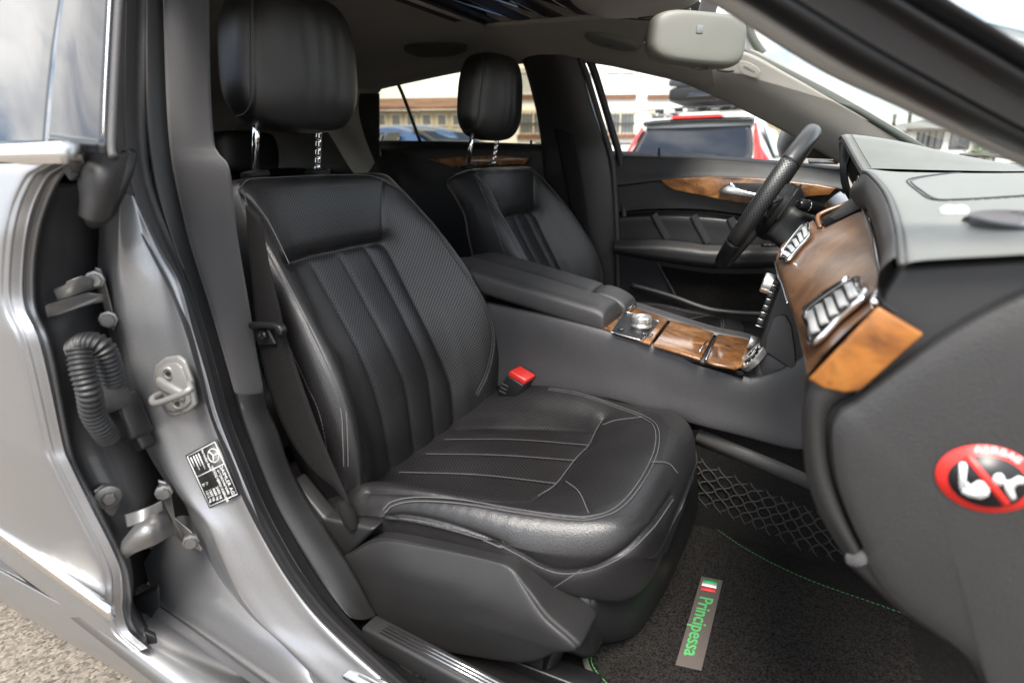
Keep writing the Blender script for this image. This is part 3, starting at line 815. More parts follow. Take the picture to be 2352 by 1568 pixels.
# type plate sticker
ty = Y(427, 1045, -.7935), Y(497, 1008, -.7790), Y(553, 1135, -.7790), Y(482, 1166, -.7935)
tn = np.cross(ty[1]-ty[0], ty[3]-ty[0]); tn /= np.linalg.norm(tn)
if tn[1] > 0: tn = -tn
prism_st = prism('type_plate', [np.array(p)+tn*.0005 for p in ty], tuple(tn*.0007), BLK, body, bevel=0)
def typ(f, g):  # f along the short top side, g along the long side
    a = ty[0]*(1-f)+ty[1]*f; b = ty[3]*(1-f)+ty[2]*f
    return a*(1-g)+b*g + tn*.0015
PRINT = mk('silver print', (.55, .55, .54), .5)
rt = (ty[3]-ty[0])/np.linalg.norm(ty[3]-ty[0]); upv = (ty[1]-ty[0])/np.linalg.norm(ty[1]-ty[0])
for a, b in (((.05, .03), (.95, .03)), ((.95, .03), (.95, .97)), ((.95, .97), (.05, .97)), ((.05, .97), (.05, .03)), ((.05, .42), (.95, .42))):
    tube('print_line', [typ(*a), typ(*b)], .0006, PRINT, prism_st, n=2, k=4, smooth_path=False)
for s, f, g, sz in (('DAIMLER AG', .83, .68, .0075), ('e1*2007/46*0485', .71, .69, .0050), ('WDD2189931A086508', .59, .69, .0054), ('2495 kg', .47, .82, .0054), ('4680 kg', .36, .82, .0054), ('1-    1230 kg', .25, .74, .0054), ('2-    1315 kg', .14, .74, .0054),
                    ('Mercedes-Benz', .52, .22, .0050)):
    text_mesh('print', s, typ(f, g), rt, upv, sz, PRINT, prism_st, depth=.0002)
for k_, (f_, g0_, g1_) in enumerate(((.38, .07, .36), (.30, .07, .28), (.22, .07, .33), (.13, .07, .24))):
    tube('print_line', [typ(f_, g0_), typ(f_, g1_)], .0008, PRINT, prism_st, n=2, k=4, smooth_path=False)
cc = typ(.76, .22); rr = .009
tube('emblem_ring', [cc+rt*rr*math.cos(t)+upv*rr*math.sin(t) for t in np.linspace(0, 2*math.pi, 25)], .0007, PRINT, prism_st, n=25, k=4, smooth_path=False)
for k in range(3):
    t = math.pi/2+k*2*math.pi/3
    tube('emblem_spoke', [cc, cc+rt*rr*math.cos(t)+upv*rr*math.sin(t)], .0009, PRINT, prism_st, n=2, k=4, smooth_path=False)

# ------------------------------------------------------------------ rear door (closed): skin, folded edge, hinges, glass
rdoor = thing('rear_door', (-.3, -.9, .25), 'closed silver rear door with chrome belt moulding left of the pillar', 'car door')
ov = [(136, 374), (110, 388), (83, 407), (53, 467), (37, 530), (29, 600), (27, 672), (37, 719), (60, 765), (77, 822), (97, 906), (123, 1022), (140, 1066), (187, 1162), (233, 1252), (258, 1312), (262, 1362), (262, 1400), (277, 1448), (325, 1492)]
iv = [(158, 392), (146, 404), (127, 433), (104, 490), (90, 545), (81, 615), (82, 689), (92, 728), (110, 768), (127, 830), (146, 930), (166, 1035), (187, 1088), (228, 1165), (266, 1240), (292, 1300), (302, 1362), (301, 1410), (320, 1450), (352, 1484)]
def ydoor(v): return np.interp(v, [370, 520, 760, 1060, 1300, 1500], [-.873, -.892, -.905, -.905, -.892, -.884])
OE = [Y(u, v, ydoor(v)) for u, v in ov]
IE = [Y(u, v, ydoor(v)+.028) for u, v in iv]
skin = []
for p in OE:
    z = p[2]
    skin.append([p+P(.004, .006, 0), p, p+P(-.006, -.004, 0), p+P(-.05, -.006, 0), p+P(-.35, .012, 0), p+P(-.8, .055, .0), p+P(-1.3, .12, 0)])
patch('door_skin', skin, PAINT, rdoor, 90, 40)
fl = []
for a, b in zip(OE, IE):
    a = a+P(.004, .006, 0)
    m = lambda f, d: a*(1-f)+b*f+P(d, -d*.3, 0)
    fl.append([a, m(.12, .004), m(.28, .002), m(.45, -.003), m(.62, .001), m(.8, .005), m(.93, .003), b, b+P(-.012, .004, 0)])
patch('door_edge', fl, PAINT, rdoor, 90, 34)
# hinge face of the door, in the gap
hf = []
for b, (u2, v2) in zip(IE[2:], [(230, 433), (228, 490), (228, 545), (232, 615), (240, 689), (250, 728), (262, 768), (276, 830), (296, 930), (330, 1035), (348, 1088), (372, 1165), (390, 1240), (345, 1300), (342, 1362), (345, 1400), (360, 1440), (372, 1470)]):
    b = b+P(-.012, .004, 0)
    e = Y(u2, v2, -.80); e = P(min(e[0], b[0]+.02)-.03, -.80, b[2])
    hf.append([b, b+P(-.008, .012, 0), b*.5+e*.5, e, e+P(-.05, .06, 0)])
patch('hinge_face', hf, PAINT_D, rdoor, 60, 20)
# chrome belt moulding with end cap, lower bright strip
def ext(u0, v0, u1, v1, y, xr):
    a = Y(u1, v1, y); return a, a+P(-1, .085, 0)*xr
a, b = ext(0, 342, 158, 352, -.884, 1.0)
sweep('belt_moulding', [a, b], [(-.004, -.0095), (.006, -.0085), (.009, 0), (.006, .010), (-.004, .011)], CHROME, rdoor, n=2, ref=(0, 0, 1), smooth_path=False)
box('moulding_end', a+P(.003, 0, 0), (.008, .020, .022), SATIN, rdoor, bevel=.003)
a, b = ext(0, 1212, 254, 1407, -.908, 1.2)
sweep('lower_bright_strip', [a, b], [(-.003, -.011), (.005, -.009), (.006, .007), (-.003, .010)], CHROME, rdoor, n=2, ref=(0, 0, 1), smooth_path=False)
# rocker below the door
a, b = ext(0, 1237, 300, 1500, -.876, 1.6)
a = a+P(1, -.085, 0)*.35
ROCK = mk('rocker paint', (.17, .168, .166), .34, metal=.7, var=.05, coat=.4)
sweep('rocker_cover', [a, b], [(.05, .012), (.004, .014), (-.004, .008), (-.006, -.012), (.004, -.026), (.05, -.030)], ROCK, body, n=2, ref=(0, 0, 1), smooth_path=False)
# window panes: the door glass and the glossy cover of its front post
def pane(name, uv, mat, y_at):
    return prism(name, [Y(u, v, y_at(v)) for u, v in uv], (0, .004, 0), mat, rdoor, bevel=0)
yg = lambda v: np.interp(v, [-80, 360], [-.795, -.862])
pl_ = [Y(158, -60, yg(-60)), Y(150, 0, yg(0)), Y(133, 120, yg(120)), Y(121, 240, yg(240)), Y(113, 338, yg(338))]
ctrl = [[p, p+P(-.1, .004, 0), p+P(-.4, .026, 0), p+P(-.9, .085, 0)] for p in pl_]
patch('door_glass', ctrl, GLASS_R, rdoor, 20, 16, solid=.004)
q0_ = [Y(u, v, yg(v)-.001) for u, v in [(162, -60), (154, 0), (137, 120), (125, 240), (117, 338)]]
q1_ = [Y(u, v, yg(v)-.001) for u, v in [(272, -60), (268, 0), (262, 120), (256, 240), (252, 357)]]
patch('post_cover', [[a, a*.5+b*.5+P(0, -.002, 0), b] for a, b in zip(q0_, q1_)], GLASS_R, rdoor, 14, 12, solid=.006)
tube('glass_edge', [p+P(.003, -.002, 0) for p in pl_], .0028, RUB, rdoor, n=20, k=8)
tube('post_seal', [Y(u, v, yg(v)-.002) for u, v in [(278, -60), (274, 0), (267, 120), (261, 240), (257, 340), (262, 362)]], .0042, RUB_L, rdoor, n=20, k=8)
# rubber corner piece below the post
ctrl = [[Y(186, 352, -.85), Y(215, 356, -.845), Y(252, 360, -.835), Y(284, 350, -.81)], [Y(192, 400, -.85), Y(218, 400, -.86), Y(248, 396, -.85), Y(282, 390, -.81)],
        [Y(196, 460, -.84), Y(220, 464, -.855), Y(244, 450, -.85), Y(276, 420, -.81)], [Y(192, 494, -.83), Y(215, 505, -.845), Y(240, 490, -.84), Y(268, 450, -.81)]]
patch('rubber_corner', ctrl, RUB_L, rdoor, 16, 16, solid=.006)
tube('corner_roll', [Y(298, 350, -.80), Y(285, 395, -.815), Y(262, 450, -.83), Y(240, 495, -.835), Y(212, 508, -.835)], .0085, RUB, rdoor, n=24, k=12)
tube('clip_bundle', [Y(165, 345, -.87), Y(178, 352, -.865), Y(188, 368, -.86), Y(178, 388, -.86)], .007, BLK, rdoor, n=14, k=8)
prism('corner_tab', [Y(138, 385, -.868), Y(165, 360, -.868), Y(184, 380, -.86), Y(188, 395, -.86), Y(160, 418, -.868)], (-.01, .01, 0), RUB_L, rdoor, bevel=.003)

# hinges: plate bolted to the door, cast arm, leaf bolted to the pillar
def hinge(name, label, pts, parent=None):
    h = prism(name, pts['leaf'], (-.006, .004, 0), STEEL, rdoor, bevel=.002, seg=3)
    h['label'] = label
    for c in pts['leafbolt']:
        lathe('bolt', [(.011, -.004), (.011, .002), (.008, .003), (.0075, .007), (0, .007)], c, (.75, -.6, 0), STEEL, h, 8)
    if 'armpoly' in pts:
        for k, pl in enumerate(pts['armpoly']): prism('arm' if k == 0 else 'arm_flange', pl, (-.014, .012, -.004), STEEL, h, bevel=.0022, seg=2)
    else:
        patch('arm', pts['arm'], STEEL, h, 20, 20, solid=.006)
        patch('arm_flange', pts['arm2'], STEEL, h, 12, 16, solid=.004)
    prism('door_leaf', pts['plate'], (-.006, 0, 0), STEEL, h, bevel=.002, seg=3)
    for c in pts['bolt']:
        lathe('bolt_washer', [(.016, -.002), (.016, .001), (.012, .0025), (0, .0025)], c, (1, -.35, 0), STEEL, h, 20)
        lathe('bolt', [(.009, 0), (.009, .006), (.007, .008), (0, .008)], c+P(.002, -.0007, 0), (1, -.35, 0), STEEL, h, 6)
    return h
H = lambda u, v, y=-.822: Y(u, v, y)
hinge('door_hinge', 'upper metal door hinge on the pillar, cast arm above the corrugated cable boot', dict(
    leaf=[H(216, 614, -.812), H(232, 617, -.806), H(240, 640, -.804), H(256, 700, -.802), H(268, 745, -.800), H(262, 762, -.800), H(250, 752, -.804), H(240, 710, -.806), H(222, 660, -.808)],
    leafbolt=[H(218, 642, -.815), H(249, 733, -.808)],
    armpoly=[[H(120, 664, -.858), H(150, 652, -.852), H(152, 646, -.852), H(190, 632, -.838), H(212, 640, -.825), H(210, 664, -.826), H(165, 680, -.848), H(132, 692, -.858)],
             [H(102, 702, -.872), H(112, 698, -.872), H(200, 672, -.845), H(236, 676, -.822), H(238, 692, -.820), H(205, 698, -.842), H(135, 722, -.868), H(108, 732, -.873)]],
    plate=[X(90, 560, .055), X(120, 570, .055), (X(136, 590, .055)), X(136, 620, .055), X(128, 660, .055), X(140, 740, .055), X(158, 775, .055), X(150, 800, .055), X(128, 812, .055), X(112, 780, .055), X(86, 640, .055)],
    bolt=[X(104, 602, .058), X(128, 778, .058)]))
hinge('door_hinge', 'lower metal door hinge above the sill, arm reaching to the pillar', dict(
    leaf=[H(362, 1104, -.812), H(382, 1108, -.806), H(392, 1130, -.804), H(402, 1190, -.802), H(440, 1222, -.800), H(466, 1262, -.798), H(460, 1268, -.800), H(425, 1252, -.802), H(395, 1225, -.804), H(378, 1160, -.806)],
    leafbolt=[H(376, 1130, -.812), H(438, 1243, -.806)],
    arm=[[H(290, 1245, -.868), H(318, 1210, -.862), H(345, 1188, -.848), H(372, 1172, -.820)], [H(288, 1262, -.874), H(322, 1232, -.870), H(352, 1212, -.856), H(385, 1200, -.824)],
         [H(292, 1272, -.868), H(330, 1254, -.866), H(365, 1240, -.852), H(392, 1228, -.822)]],
    arm2=[[H(292, 1182, -.86), H(330, 1170, -.85), H(368, 1150, -.825)], [H(298, 1210, -.866), H(332, 1198, -.858), H(372, 1172, -.828)]],
    plate=[X(215, 1128, .10), X(238, 1112, .10), X(262, 1112, .10), X(275, 1130, .10), X(278, 1175, .10), X(262, 1200, .10), X(250, 1190, .10)],
    bolt=[X(248, 1142, .104)]))
# corrugated cable boot across the gap
def boot():
    pth = cr([H(178, 806, -.862), H(200, 792, -.858), H(232, 800, -.85), H(248, 840, -.845), H(256, 880, -.84), H(262, 915, -.838)], 150)
    pth2 = cr([H(182, 800, -.880), H(190, 850, -.885), H(205, 900, -.885), H(214, 950, -.88), H(236, 985, -.87), H(250, 1005, -.86)], 150)
    return pth, pth2
bt = thing('cable_boot', H(240, 900, -.85), 'ribbed black rubber cable boot bent between door and pillar', 'cable boot')
for pth, r in zip(boot(), (.0145, .0125)):
    sc = [1+.10*math.sin(i*2*math.pi/6.2) for i in range(150)]
    T, S_, N_ = frames(pth, (.4, -.9, .1)); an = np.arange(18)*2*math.pi/18
    Gb = np.array([[pth[i]+(S_[i]*math.cos(t)+N_[i]*math.sin(t))*r*sc[i] for t in an] for i in range(150)])
    link('bellows', grid_mesh('bellows', Gb, True, cap=True), RUB, bt)
lathe('collar', [(.019, -.016), (.020, -.006), (.020, .010), (.016, .018), (0, .018)], H(253, 905, -.842), (.2, .25, -.9), RUB_L, bt)
box('connector', H(295, 955, -.825), (.035, .03, .06), BLK, bt, bevel=.005, rot=Matrix.Rotation(math.radians(-20), 3, 'Y'))
box('connector_lug', H(318, 990, -.815), (.02, .02, .05), BLK, bt, bevel=.004, rot=Matrix.Rotation(math.radians(-25), 3, 'Y'))
# gasket flap between the lower hinge and the sill
prism('gap_gasket', [H(305, 1380, -.83), H(365, 1350, -.82), H(368, 1392, -.82), H(345, 1425, -.83), H(308, 1440, -.83)], (-.012, .008, 0), RUB, body, bevel=.003)
prism('drain_clip', [H(330, 1450, -.862), H(358, 1462, -.855), H(362, 1480, -.855), H(345, 1490, -.862)], (-.01, .006, 0), RUB, body, bevel=.002)

# ------------------------------------------------------------------ roof and headliner
rx = [-1.9, -1.4, -.9, -.5, -.1, .2, .42, .56, .61]
rail = [.96, 1.13, 1.225, 1.275, 1.308, 1.297, 1.247, 1.207, 1.20]
mid = [1.12, 1.26, 1.335, 1.365, 1.380, 1.375, 1.355, 1.335, 1.325]
ctrl = []
for x, a, m in zip(rx, rail, mid):
    row = []
    for y in (-.66, -.645, -.60, -.52, -.40, -.2, 0, .2, .40, .52, .60, .645, .66):
        q = abs(y)/.60
        aa = a+(np.interp(x, [.2, .56, .61], [0, .05, .07]) if y < 0 else 0)
        z = m - (m-aa)*min(1, q)**3.2 if q <= 1 else aa - (q-1)*(.35 if y < 0 else .04)
        row.append(P(x, y*(1 if x > -1 else 1-.12*(-1-x)), z))
    ctrl.append(row)
Gh = spline_grid(ctrl, 60, 80)
link('headliner', grid_mesh('headliner', Gh), HEAD, body)
bvr = bvh_of(Gh, False)
def under_roof(u, v, d):     # point a little below the headliner
    p, n = onto(bvr, [(u, v), (u+.5, v), (u+1, v)], 3)
    return p[0]+n[0]/np.linalg.norm(n[0])*d
# outer roof skin just above
patch('roof_skin', [[p+P(0, p[1]*.10, .035) for p in r] for r in ctrl], PAINT, body, 30, 40)
# sunroof: dark slatted blind with a pale frame
sz = 1.352
fr = [P(.075, -.30, sz), P(.075, .285, sz), P(.47, .285, sz-.012), P(.47, -.30, sz-.012)]
sr = prism('sunroof_blind', [p+P(0, 0, .004) for p in fr], (0, 0, -.003), BLK, body, bevel=0)
for k in range(9):
    x = .10+k*.043
    box('blind_slat', (x, -.01, sz-.001-.012*(x-.075)/.4), (.036, .57, .004), BLKG if k % 2 else BLK, sr, bevel=.0015)
tube('sunroof_frame', [P(.06, -.30, sz-.003), P(.06, .26, sz-.003)], .014, HEAD, body, n=2, k=12, smooth_path=False, flat=.5)
tube('sunroof_frame', [P(.06, .295, sz-.003), P(.25, .298, sz-.008), P(.47, .295, sz-.018)], .013, HEAD, body, n=8, k=12, flat=.5)
tube('sunroof_seal', [P(.078, -.30, sz-.005), P(.078, .27, sz-.005)], .004, RUB, body, n=2, k=8, smooth_path=False)
for k in range(3): tube('frame_groove', [P(.030-.012*k, -.2, sz+.004), P(.030-.012*k, .24, sz+.002)], .0022, RUB_L, body, n=2, k=6, smooth_path=False)
# grab handle above the far rear door
gh = thing('grab_handle', Y(1090, 100, .50), 'dark folding grab handle under the headliner above the far rear window', 'grab handle')
patch('grip', [[under_roof(u, v, d) for u, v, d in r] for r in (
    [(932, 103, .002), (960, 94, .010), (1000, 91, .014), (1045, 92, .010), (1072, 100, .002)], [(932, 108, .010), (962, 103, .030), (1000, 100, .034), (1045, 100, .030), (1072, 105, .010)], [(936, 113, .002), (965, 115, .012), (1000, 109, .016), (1040, 107, .012), (1068, 110, .002)])], TRIM_F, gh, 12, 24, solid=.006)

# ------------------------------------------------------------------ far side structure (driver's side)
# far B pillar trim: near pillar's grey trim, shade put into a darker material
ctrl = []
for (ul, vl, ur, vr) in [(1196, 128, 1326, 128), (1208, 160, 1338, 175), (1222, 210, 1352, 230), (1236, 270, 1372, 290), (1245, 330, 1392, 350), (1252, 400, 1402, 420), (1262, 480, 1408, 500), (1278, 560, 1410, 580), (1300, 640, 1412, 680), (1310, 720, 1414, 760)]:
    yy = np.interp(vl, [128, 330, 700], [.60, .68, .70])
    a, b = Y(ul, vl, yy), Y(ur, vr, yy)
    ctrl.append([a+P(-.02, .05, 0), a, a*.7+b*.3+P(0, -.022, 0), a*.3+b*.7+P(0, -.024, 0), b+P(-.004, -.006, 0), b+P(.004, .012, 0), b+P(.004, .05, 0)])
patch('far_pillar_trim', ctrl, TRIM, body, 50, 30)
sl = [Y(1322, 132, .60), Y(1336, 165, .615), Y(1352, 215, .63), Y(1378, 300, .665), Y(1398, 370, .69), Y(1405, 450, .70), Y(1410, 560, .70), Y(1412, 700, .70)]
tube('far_door_seal', [p+P(.012, .0, 0) for p in sl], .009, RUB_L, body, n=40, k=10)
tube('far_pillar_edge', [p+P(.030, .03, 0) for p in sl], .012, RUB, body, n=40, k=10)
# far A pillar trim from the roof rail to the dash
lo = [(1326, 133), (1430, 145), (1540, 180), (1640, 222), (1720, 260), (1800, 302), (1880, 347), (1960, 395), (2060, 455), (2140, 510)]
hi = [(1330, 60), (1450, 95), (1560, 120), (1660, 122), (1716, 124), (1810, 172), (1900, 220), (2000, 276), (2110, 345), (2230, 420)]
ctrl = []
for (a, b) in zip(lo, hi):
    p = Y(*a, np.interp(a[0], [1330, 2140], [.615, .74])); q = Y(*b, np.interp(a[0], [1330, 1720, 2140], [.56, .555, .66]))
    ctrl.append([p+P(0, .05, .01), p, p*.85+q*.15+P(-.004, -.012, -.004), p*.45+q*.55+P(-.006, -.018, -.006), p*.1+q*.9+P(-.002, -.008, 0), q, q+P(.015, .02, .01)])
Ga = spline_grid(ctrl, 60, 26)
apil = link('far_a_pillar_trim', grid_mesh('far_a_pillar_trim', Ga), HEAD, body)
bva = bvh_of(Ga, False)
ws = [Y(u, v-6, np.interp(u, [1700, 2230], [.56, .66])) for u, v in [(1690, 108), (1720, 126), (1810, 172), (1900, 218), (2000, 274), (2110, 340), (2215, 404)]]
sweep('windscreen_seal', ws, [(-.004, -.012), (.006, -.012), (.006, .006), (-.004, .006)], mk('grey green frit', (.055, .062, .055), .35), body, n=40, ref=(-.5, -.2, .8))
_pp, _pn = onto(bva, [(1700, 138), (1716, 140), (1740, 152), (1748, 164), (1742, 176), (1728, 178), (1705, 166), (1696, 152)], 8, smooth=False)
if len(_pp) == 8:
    pn_ = _pn.mean(0); pn_ /= np.linalg.norm(pn_)
    tag = prism('airbag_tag', [p+pn_*.001 for p in _pp], tuple(pn_*.004), HEAD, apil, bevel=.0015, seg=3)
    tr_ = _pp[2]-_pp[1]; tr_ /= np.linalg.norm(tr_)
    text_mesh('embossed_print', 'AIRBAG', _pp.mean(0)+pn_*.0055, tr_, np.cross(pn_, tr_), .0095, RUB_L, tag, depth=.0004)
# the seam between headliner and pillar cover
# rear quarter: C pillar cover and the divider in the far rear window
ctrl = []
for (u0, v0, u1, v1) in [(700, 150, 880, 190), (720, 220, 855, 225), (740, 280, 850, 260), (770, 330, 855, 300), (800, 380, 862, 330), (830, 420, 870, 360)]:
    ctrl.append([Y(u0, v0, .40), Y(u0*.5+u1*.5, v0*.5+v1*.5, .55), Y(u1, v1, .64), Y(u1+8, v1, .70)])
patch('c_pillar_cover', ctrl, HEAD, body, 20, 20)
tube('quarter_divider', [Y(908, 180, .66), Y(930, 230, .675), Y(966, 328, .70)], .013, BLK, body, n=12, k=8, flat=.5)
patch('rear_side_trim', [[Y(u, v, .60) for v in (215, 300, 440)] for u in (540, 640, 740, 872)], TRIM, body, 10, 10)
# windscreen glass
wl_ = [P(.62, 1.255), P(1.0, 1.11), P(1.42, .965)]
ctrl = [[P(x-abs(y)**2*.16, y*(.83+.17*f), z-abs(y)**2*.10) for y in (-.70, -.45, -.2, 0, .2, .45, .70)] for f, (x, z) in zip((0, .5, 1), ((.70, 1.285), (1.10, 1.145), (1.55, .975)))]
patch('windscreen', ctrl, GLASS, body, 16, 24)
# near A pillar: inner cover, seal, painted post, outer seal (out of focus)
def npil(pts, y): return [Y(u, v, y) for u, v in pts]
n0 = npil([(1480, -70), (1640, 12), (1760, 88), (1900, 172), (2060, 246), (2200, 312), (2352, 386), (2480, 450)], -.640)
n1 = npil([(1560, -70), (1690, -6), (1800, 62), (1930, 142), (2090, 226), (2230, 296), (2372, 362), (2500, 425)], -.655)
n2 = npil([(1700, -70), (1800, -20), (1900, 40), (2020, 112), (2160, 190), (2280, 256), (2400, 318), (2520, 380)], -.685)
n3 = npil([(1850, -70), (1940, -20), (2030, 34), (2120, 92), (2230, 158), (2330, 216), (2430, 272), (2540, 330)], -.71)
n4 = npil([(1980, -70), (2050, -24), (2120, 20), (2200, 66), (2290, 118), (2380, 172), (2460, 218), (2560, 270)], -.73)
n5 = npil([(2080, -70), (2140, -30), (2200, 10), (2270, 52), (2340, 96), (2420, 146), (2490, 190), (2580, 240)], -.745)
def band(name, A, B, mat, bul):
    patch(name, [[a, a*.8+b*.2+P(.2, -.8, -.5)*bul*.8, a*.5+b*.5+P(.2, -.8, -.5)*bul, a*.2+b*.8+P(.2, -.8, -.5)*bul*.8, b] for a, b in zip(A, B)], mat, body, 40, 9)
band('near_a_pillar_cover', n0, n1, HEAD, .006)
band('near_pillar_seal', n1, n2, BLK, .012)
band('near_pillar_post', n2, n3, TRIM_F, .004)
band('near_pillar_outer_seal', n3, n4, BLK, .010)
band('near_pillar_edge', n4, n5, BLK, .004)
# ------------------------------------------------------------------ floor, tunnel, mat, net
cab = body
fx = [-1.0, -.3, .3, .7, .95, 1.12, 1.25, 1.40, 1.5]
fz = [.29, .28, .28, .275, .272, .29, .36, .52, .66]
ctrl = [[P(x, y, z+.05*max(0, (abs(y)-.60)/.08)) for y in (-.70, -.66, -.55, -.3, -.16, -.125)] for x, z in zip(fx, fz)]
floor = patch('floor_carpet', ctrl, CARPET, body, 60, 30)
ctrl = [[P(x, -.125, z-.01) for x, z in zip(fx, fz)], [P(x, -.122, .35) for x in fx], [P(x, -.118, .45) for x in fx], [P(x, -.105, .56) for x in fx]]
patch('tunnel_carpet', ctrl, CARPET, body, 20, 40)
ctrl = [[P(x, y, z) for y in (.10, .3, .5, .70)] for x, z in zip(fx, fz)]
patch('far_floor_carpet', ctrl, CARPET, body, 30, 20)
# bright edge bar on the tunnel carpet
a, b = Y(1602, 996, -.108), Y(1870, 1104, -.108)
sweep('tunnel_bar', [a, b], [(-.014, -.015), (.012, -.014), (.016, .004), (.009, .015), (-.014, .015)], mk('grey rail cover', (.085, .08, .075), .5), body, n=2, ref=(0, 0, 1), smooth_path=False)
box('tunnel_bar_end', a+P(.002, .002, .0), (.028, .024, .026), TRIM, body, bevel=.004)

zc_ = .288
mo = [(1372, 1462), (1350, 1486), (1343, 1512), (1352, 1540), (1385, 1580), (1440, 1650), (1700, 1800), (2300, 1700), (2200, 1460), (2040, 1390), (1850, 1322), (1720, 1258), (1640, 1205), (1588, 1166), (1540, 1180), (1440, 1420)]
mat_ = thing('floor_mat', Z(1700, 1400, zc_), 'black carpet floor mat with green stitched edge in the passenger footwell', 'floor mat')
mp = [Z(u, v, zc_) for u, v in mo]
mout = resample(cr(mp, 200, True), .01)
ctr = np.mean(mp, 0)
prism('pile', [p+P(0, 0, .001) for p in mout], (0, 0, -.009), MATC, mat_, bevel=.003, seg=2, smooth=False)
GREEN_T = mk('dull green thread', (.035, .12, .045), .8)
GREEN = mk('green thread', (.07, .32, .10), .7)
EDGE = mk('mat binding', (.10, .088, .074), .85, bump=.3, bscale=900)
tube('binding', [ctr+(p-ctr)*.998+P(0, 0, .001) for p in mout[:60]], .0042, EDGE, mat_, n=120, k=8)
ins = [ctr+(p-ctr)*.985+P(0, 0, .0015) for p in mout]
up_ = np.tile(P(0, 0, 1.0), (len(ins), 1))
st_ = [(np.array(ins), up_)]
e1 = [Z(u, v, zc_+.0028) for u, v in [(1378, 1468), (1356, 1490), (1350, 1512), (1358, 1538), (1390, 1578), (1440, 1640)]]
e1 = cr(e1, 60); stitches('stitching', [(e1, np.tile(P(0, 0, 1.), (60, 1)))], mat_, GREEN, pitch=.006, w=.0007)
e1b = [Z(u, v, zc_+.0028) for u, v in [(1385, 1474), (1364, 1493), (1358, 1512), (1366, 1536), (1398, 1574), (1450, 1636)]]
e1b = cr(e1b, 60); stitches('stitching', [(e1b, np.tile(P(0, 0, 1.), (60, 1)))], mat_, GREEN, pitch=.006, w=.0005)
e2 = cr([Z(u, v, zc_+.0028) for u, v in [(1590, 1172), (1640, 1210), (1720, 1264), (1850, 1328), (2040, 1396), (2160, 1440)]], 120)
stitches('stitching', [(e2, np.tile(P(0, 0, 1.), (120, 1)))], mat_, GREEN_T, pitch=.0075, w=.0006)
# name tag with flag
tg = [Z(u, v, zc_+.0014) for u, v in [(1611, 1324), (1660, 1334), (1611, 1540), (1551, 1527)]]
TAG = mk('suede tag', (.075, .062, .052), .9, bump=.3, bscale=700)
tag_ = prism('name_tag', tg, (0, 0, .0018), TAG, mat_, bevel=.0006)
def tgp(f, g): return (tg[0]*(1-f)+tg[1]*f)*(1-g)+(tg[3]*(1-f)+tg[2]*f)*g+P(0, 0, .0022)
for col, g0, g1, nm in (((.02, .28, .09), .03, .075, 'flag_green'), ((.7, .7, .68), .075, .125, 'flag_white'), ((.65, .04, .04), .125, .175, 'flag_red')):
    prism(nm, [tgp(.12, g0), tgp(.78, g0), tgp(.80, g1), tgp(.13, g1)], (0, 0, .0005), mk(nm, col, .7), tag_, bevel=0)
text_mesh('embroidered_name', 'Principessa', tgp(.46, .575), tgp(.5, .9)-tgp(.5, .2), tgp(.9, .5)-tgp(.1, .5), .0315, GREEN, tag_, depth=.0006, bold=.012)

# stretch net on the tunnel side
net = thing('storage_net', Y(1750, 1180, -.12), 'black elastic cargo net stretched along the tunnel carpet', 'net')
CORD = mk('elastic cord', (.026, .023, .021), .8, bump=.4, bscale=900)
def netp(f, g): # f along, g down
    tp = cr([(1598, 1036), (1700, 1082), (1800, 1124), (1868, 1148), (1960, 1186)], 50); bt_ = cr([(1580, 1168), (1670, 1210), (1740, 1244), (1850, 1300), (1966, 1334)], 50)
    t = np.array([np.interp(f, np.linspace(0, 1, 50), tp[:, i]) for i in (0, 1)]); b = np.array([np.interp(f, np.linspace(0, 1, 50), bt_[:, i]) for i in (0, 1)])
    q = t*(1-g)+b*g
    return Y(q[0], q[1], -.114-.012*math.sin(math.pi*g))
tube('net_hem', [netp(f, 0) for f in np.linspace(0, 1, 12)], .0028, CORD, net, n=40, k=8)
tube('net_hem', [netp(f, 1) for f in np.linspace(0, 1, 12)], .0028, CORD, net, n=40, k=8)
def net_mesh():
    V = []; F = []
    def seg_path(pts, r):
        T, S_, N_ = frames(pts, (.1, -1, .05)); b = len(V); k = 5
        for i in range(len(pts)):
            for j in range(k):
                t = 2*math.pi*j/k; V.append(tuple(pts[i]+(S_[i]*math.cos(t)+N_[i]*math.sin(t))*r))
        for i in range(len(pts)-1):
            for j in range(k):
                F.append((b+i*k+j, b+i*k+(j+1) % k, b+(i+1)*k+(j+1) % k, b+(i+1)*k+j))
    nr, ncol = 5, 11
    for s in (0, 1):
        for c in range(-nr, ncol+nr):
            pts = []
            for i in range(nr*4+1):
                g = i/(nr*4); k = i/4.0
                ff = (c + (k if s else -k) + (.10 if s else -.10)*math.sin(k*math.pi*2))/ncol
                if -.001 <= ff <= 1.001: pts.append(netp(ff, g)+P(0, -.0012*s, 0))
            if len(pts) > 3: seg_path(np.array(pts), .0018)
    me = bpy.data.meshes.new('net_mesh'); me.from_pydata(V, [], F); me.update(); return me
o = link('net_mesh', net_mesh(), CORD, net); o['kind'] = 'stuff'
for f in (.33, .60, .97):
    c = netp(f, 1)+P(0, -.004, 0)
    box('net_clip', c, (.026, .010, .012), SATIN if f > .9 else TRIM, net, bevel=.003, rot=Matrix.Rotation(math.radians(22), 3, 'Y'))
tube('net_loop', [Y(1598, 1036, -.112), Y(1590, 1040, -.114), Y(1600, 1046, -.116), Y(1626, 1046, -.114)], .0028, CORD, net, n=16, k=8)

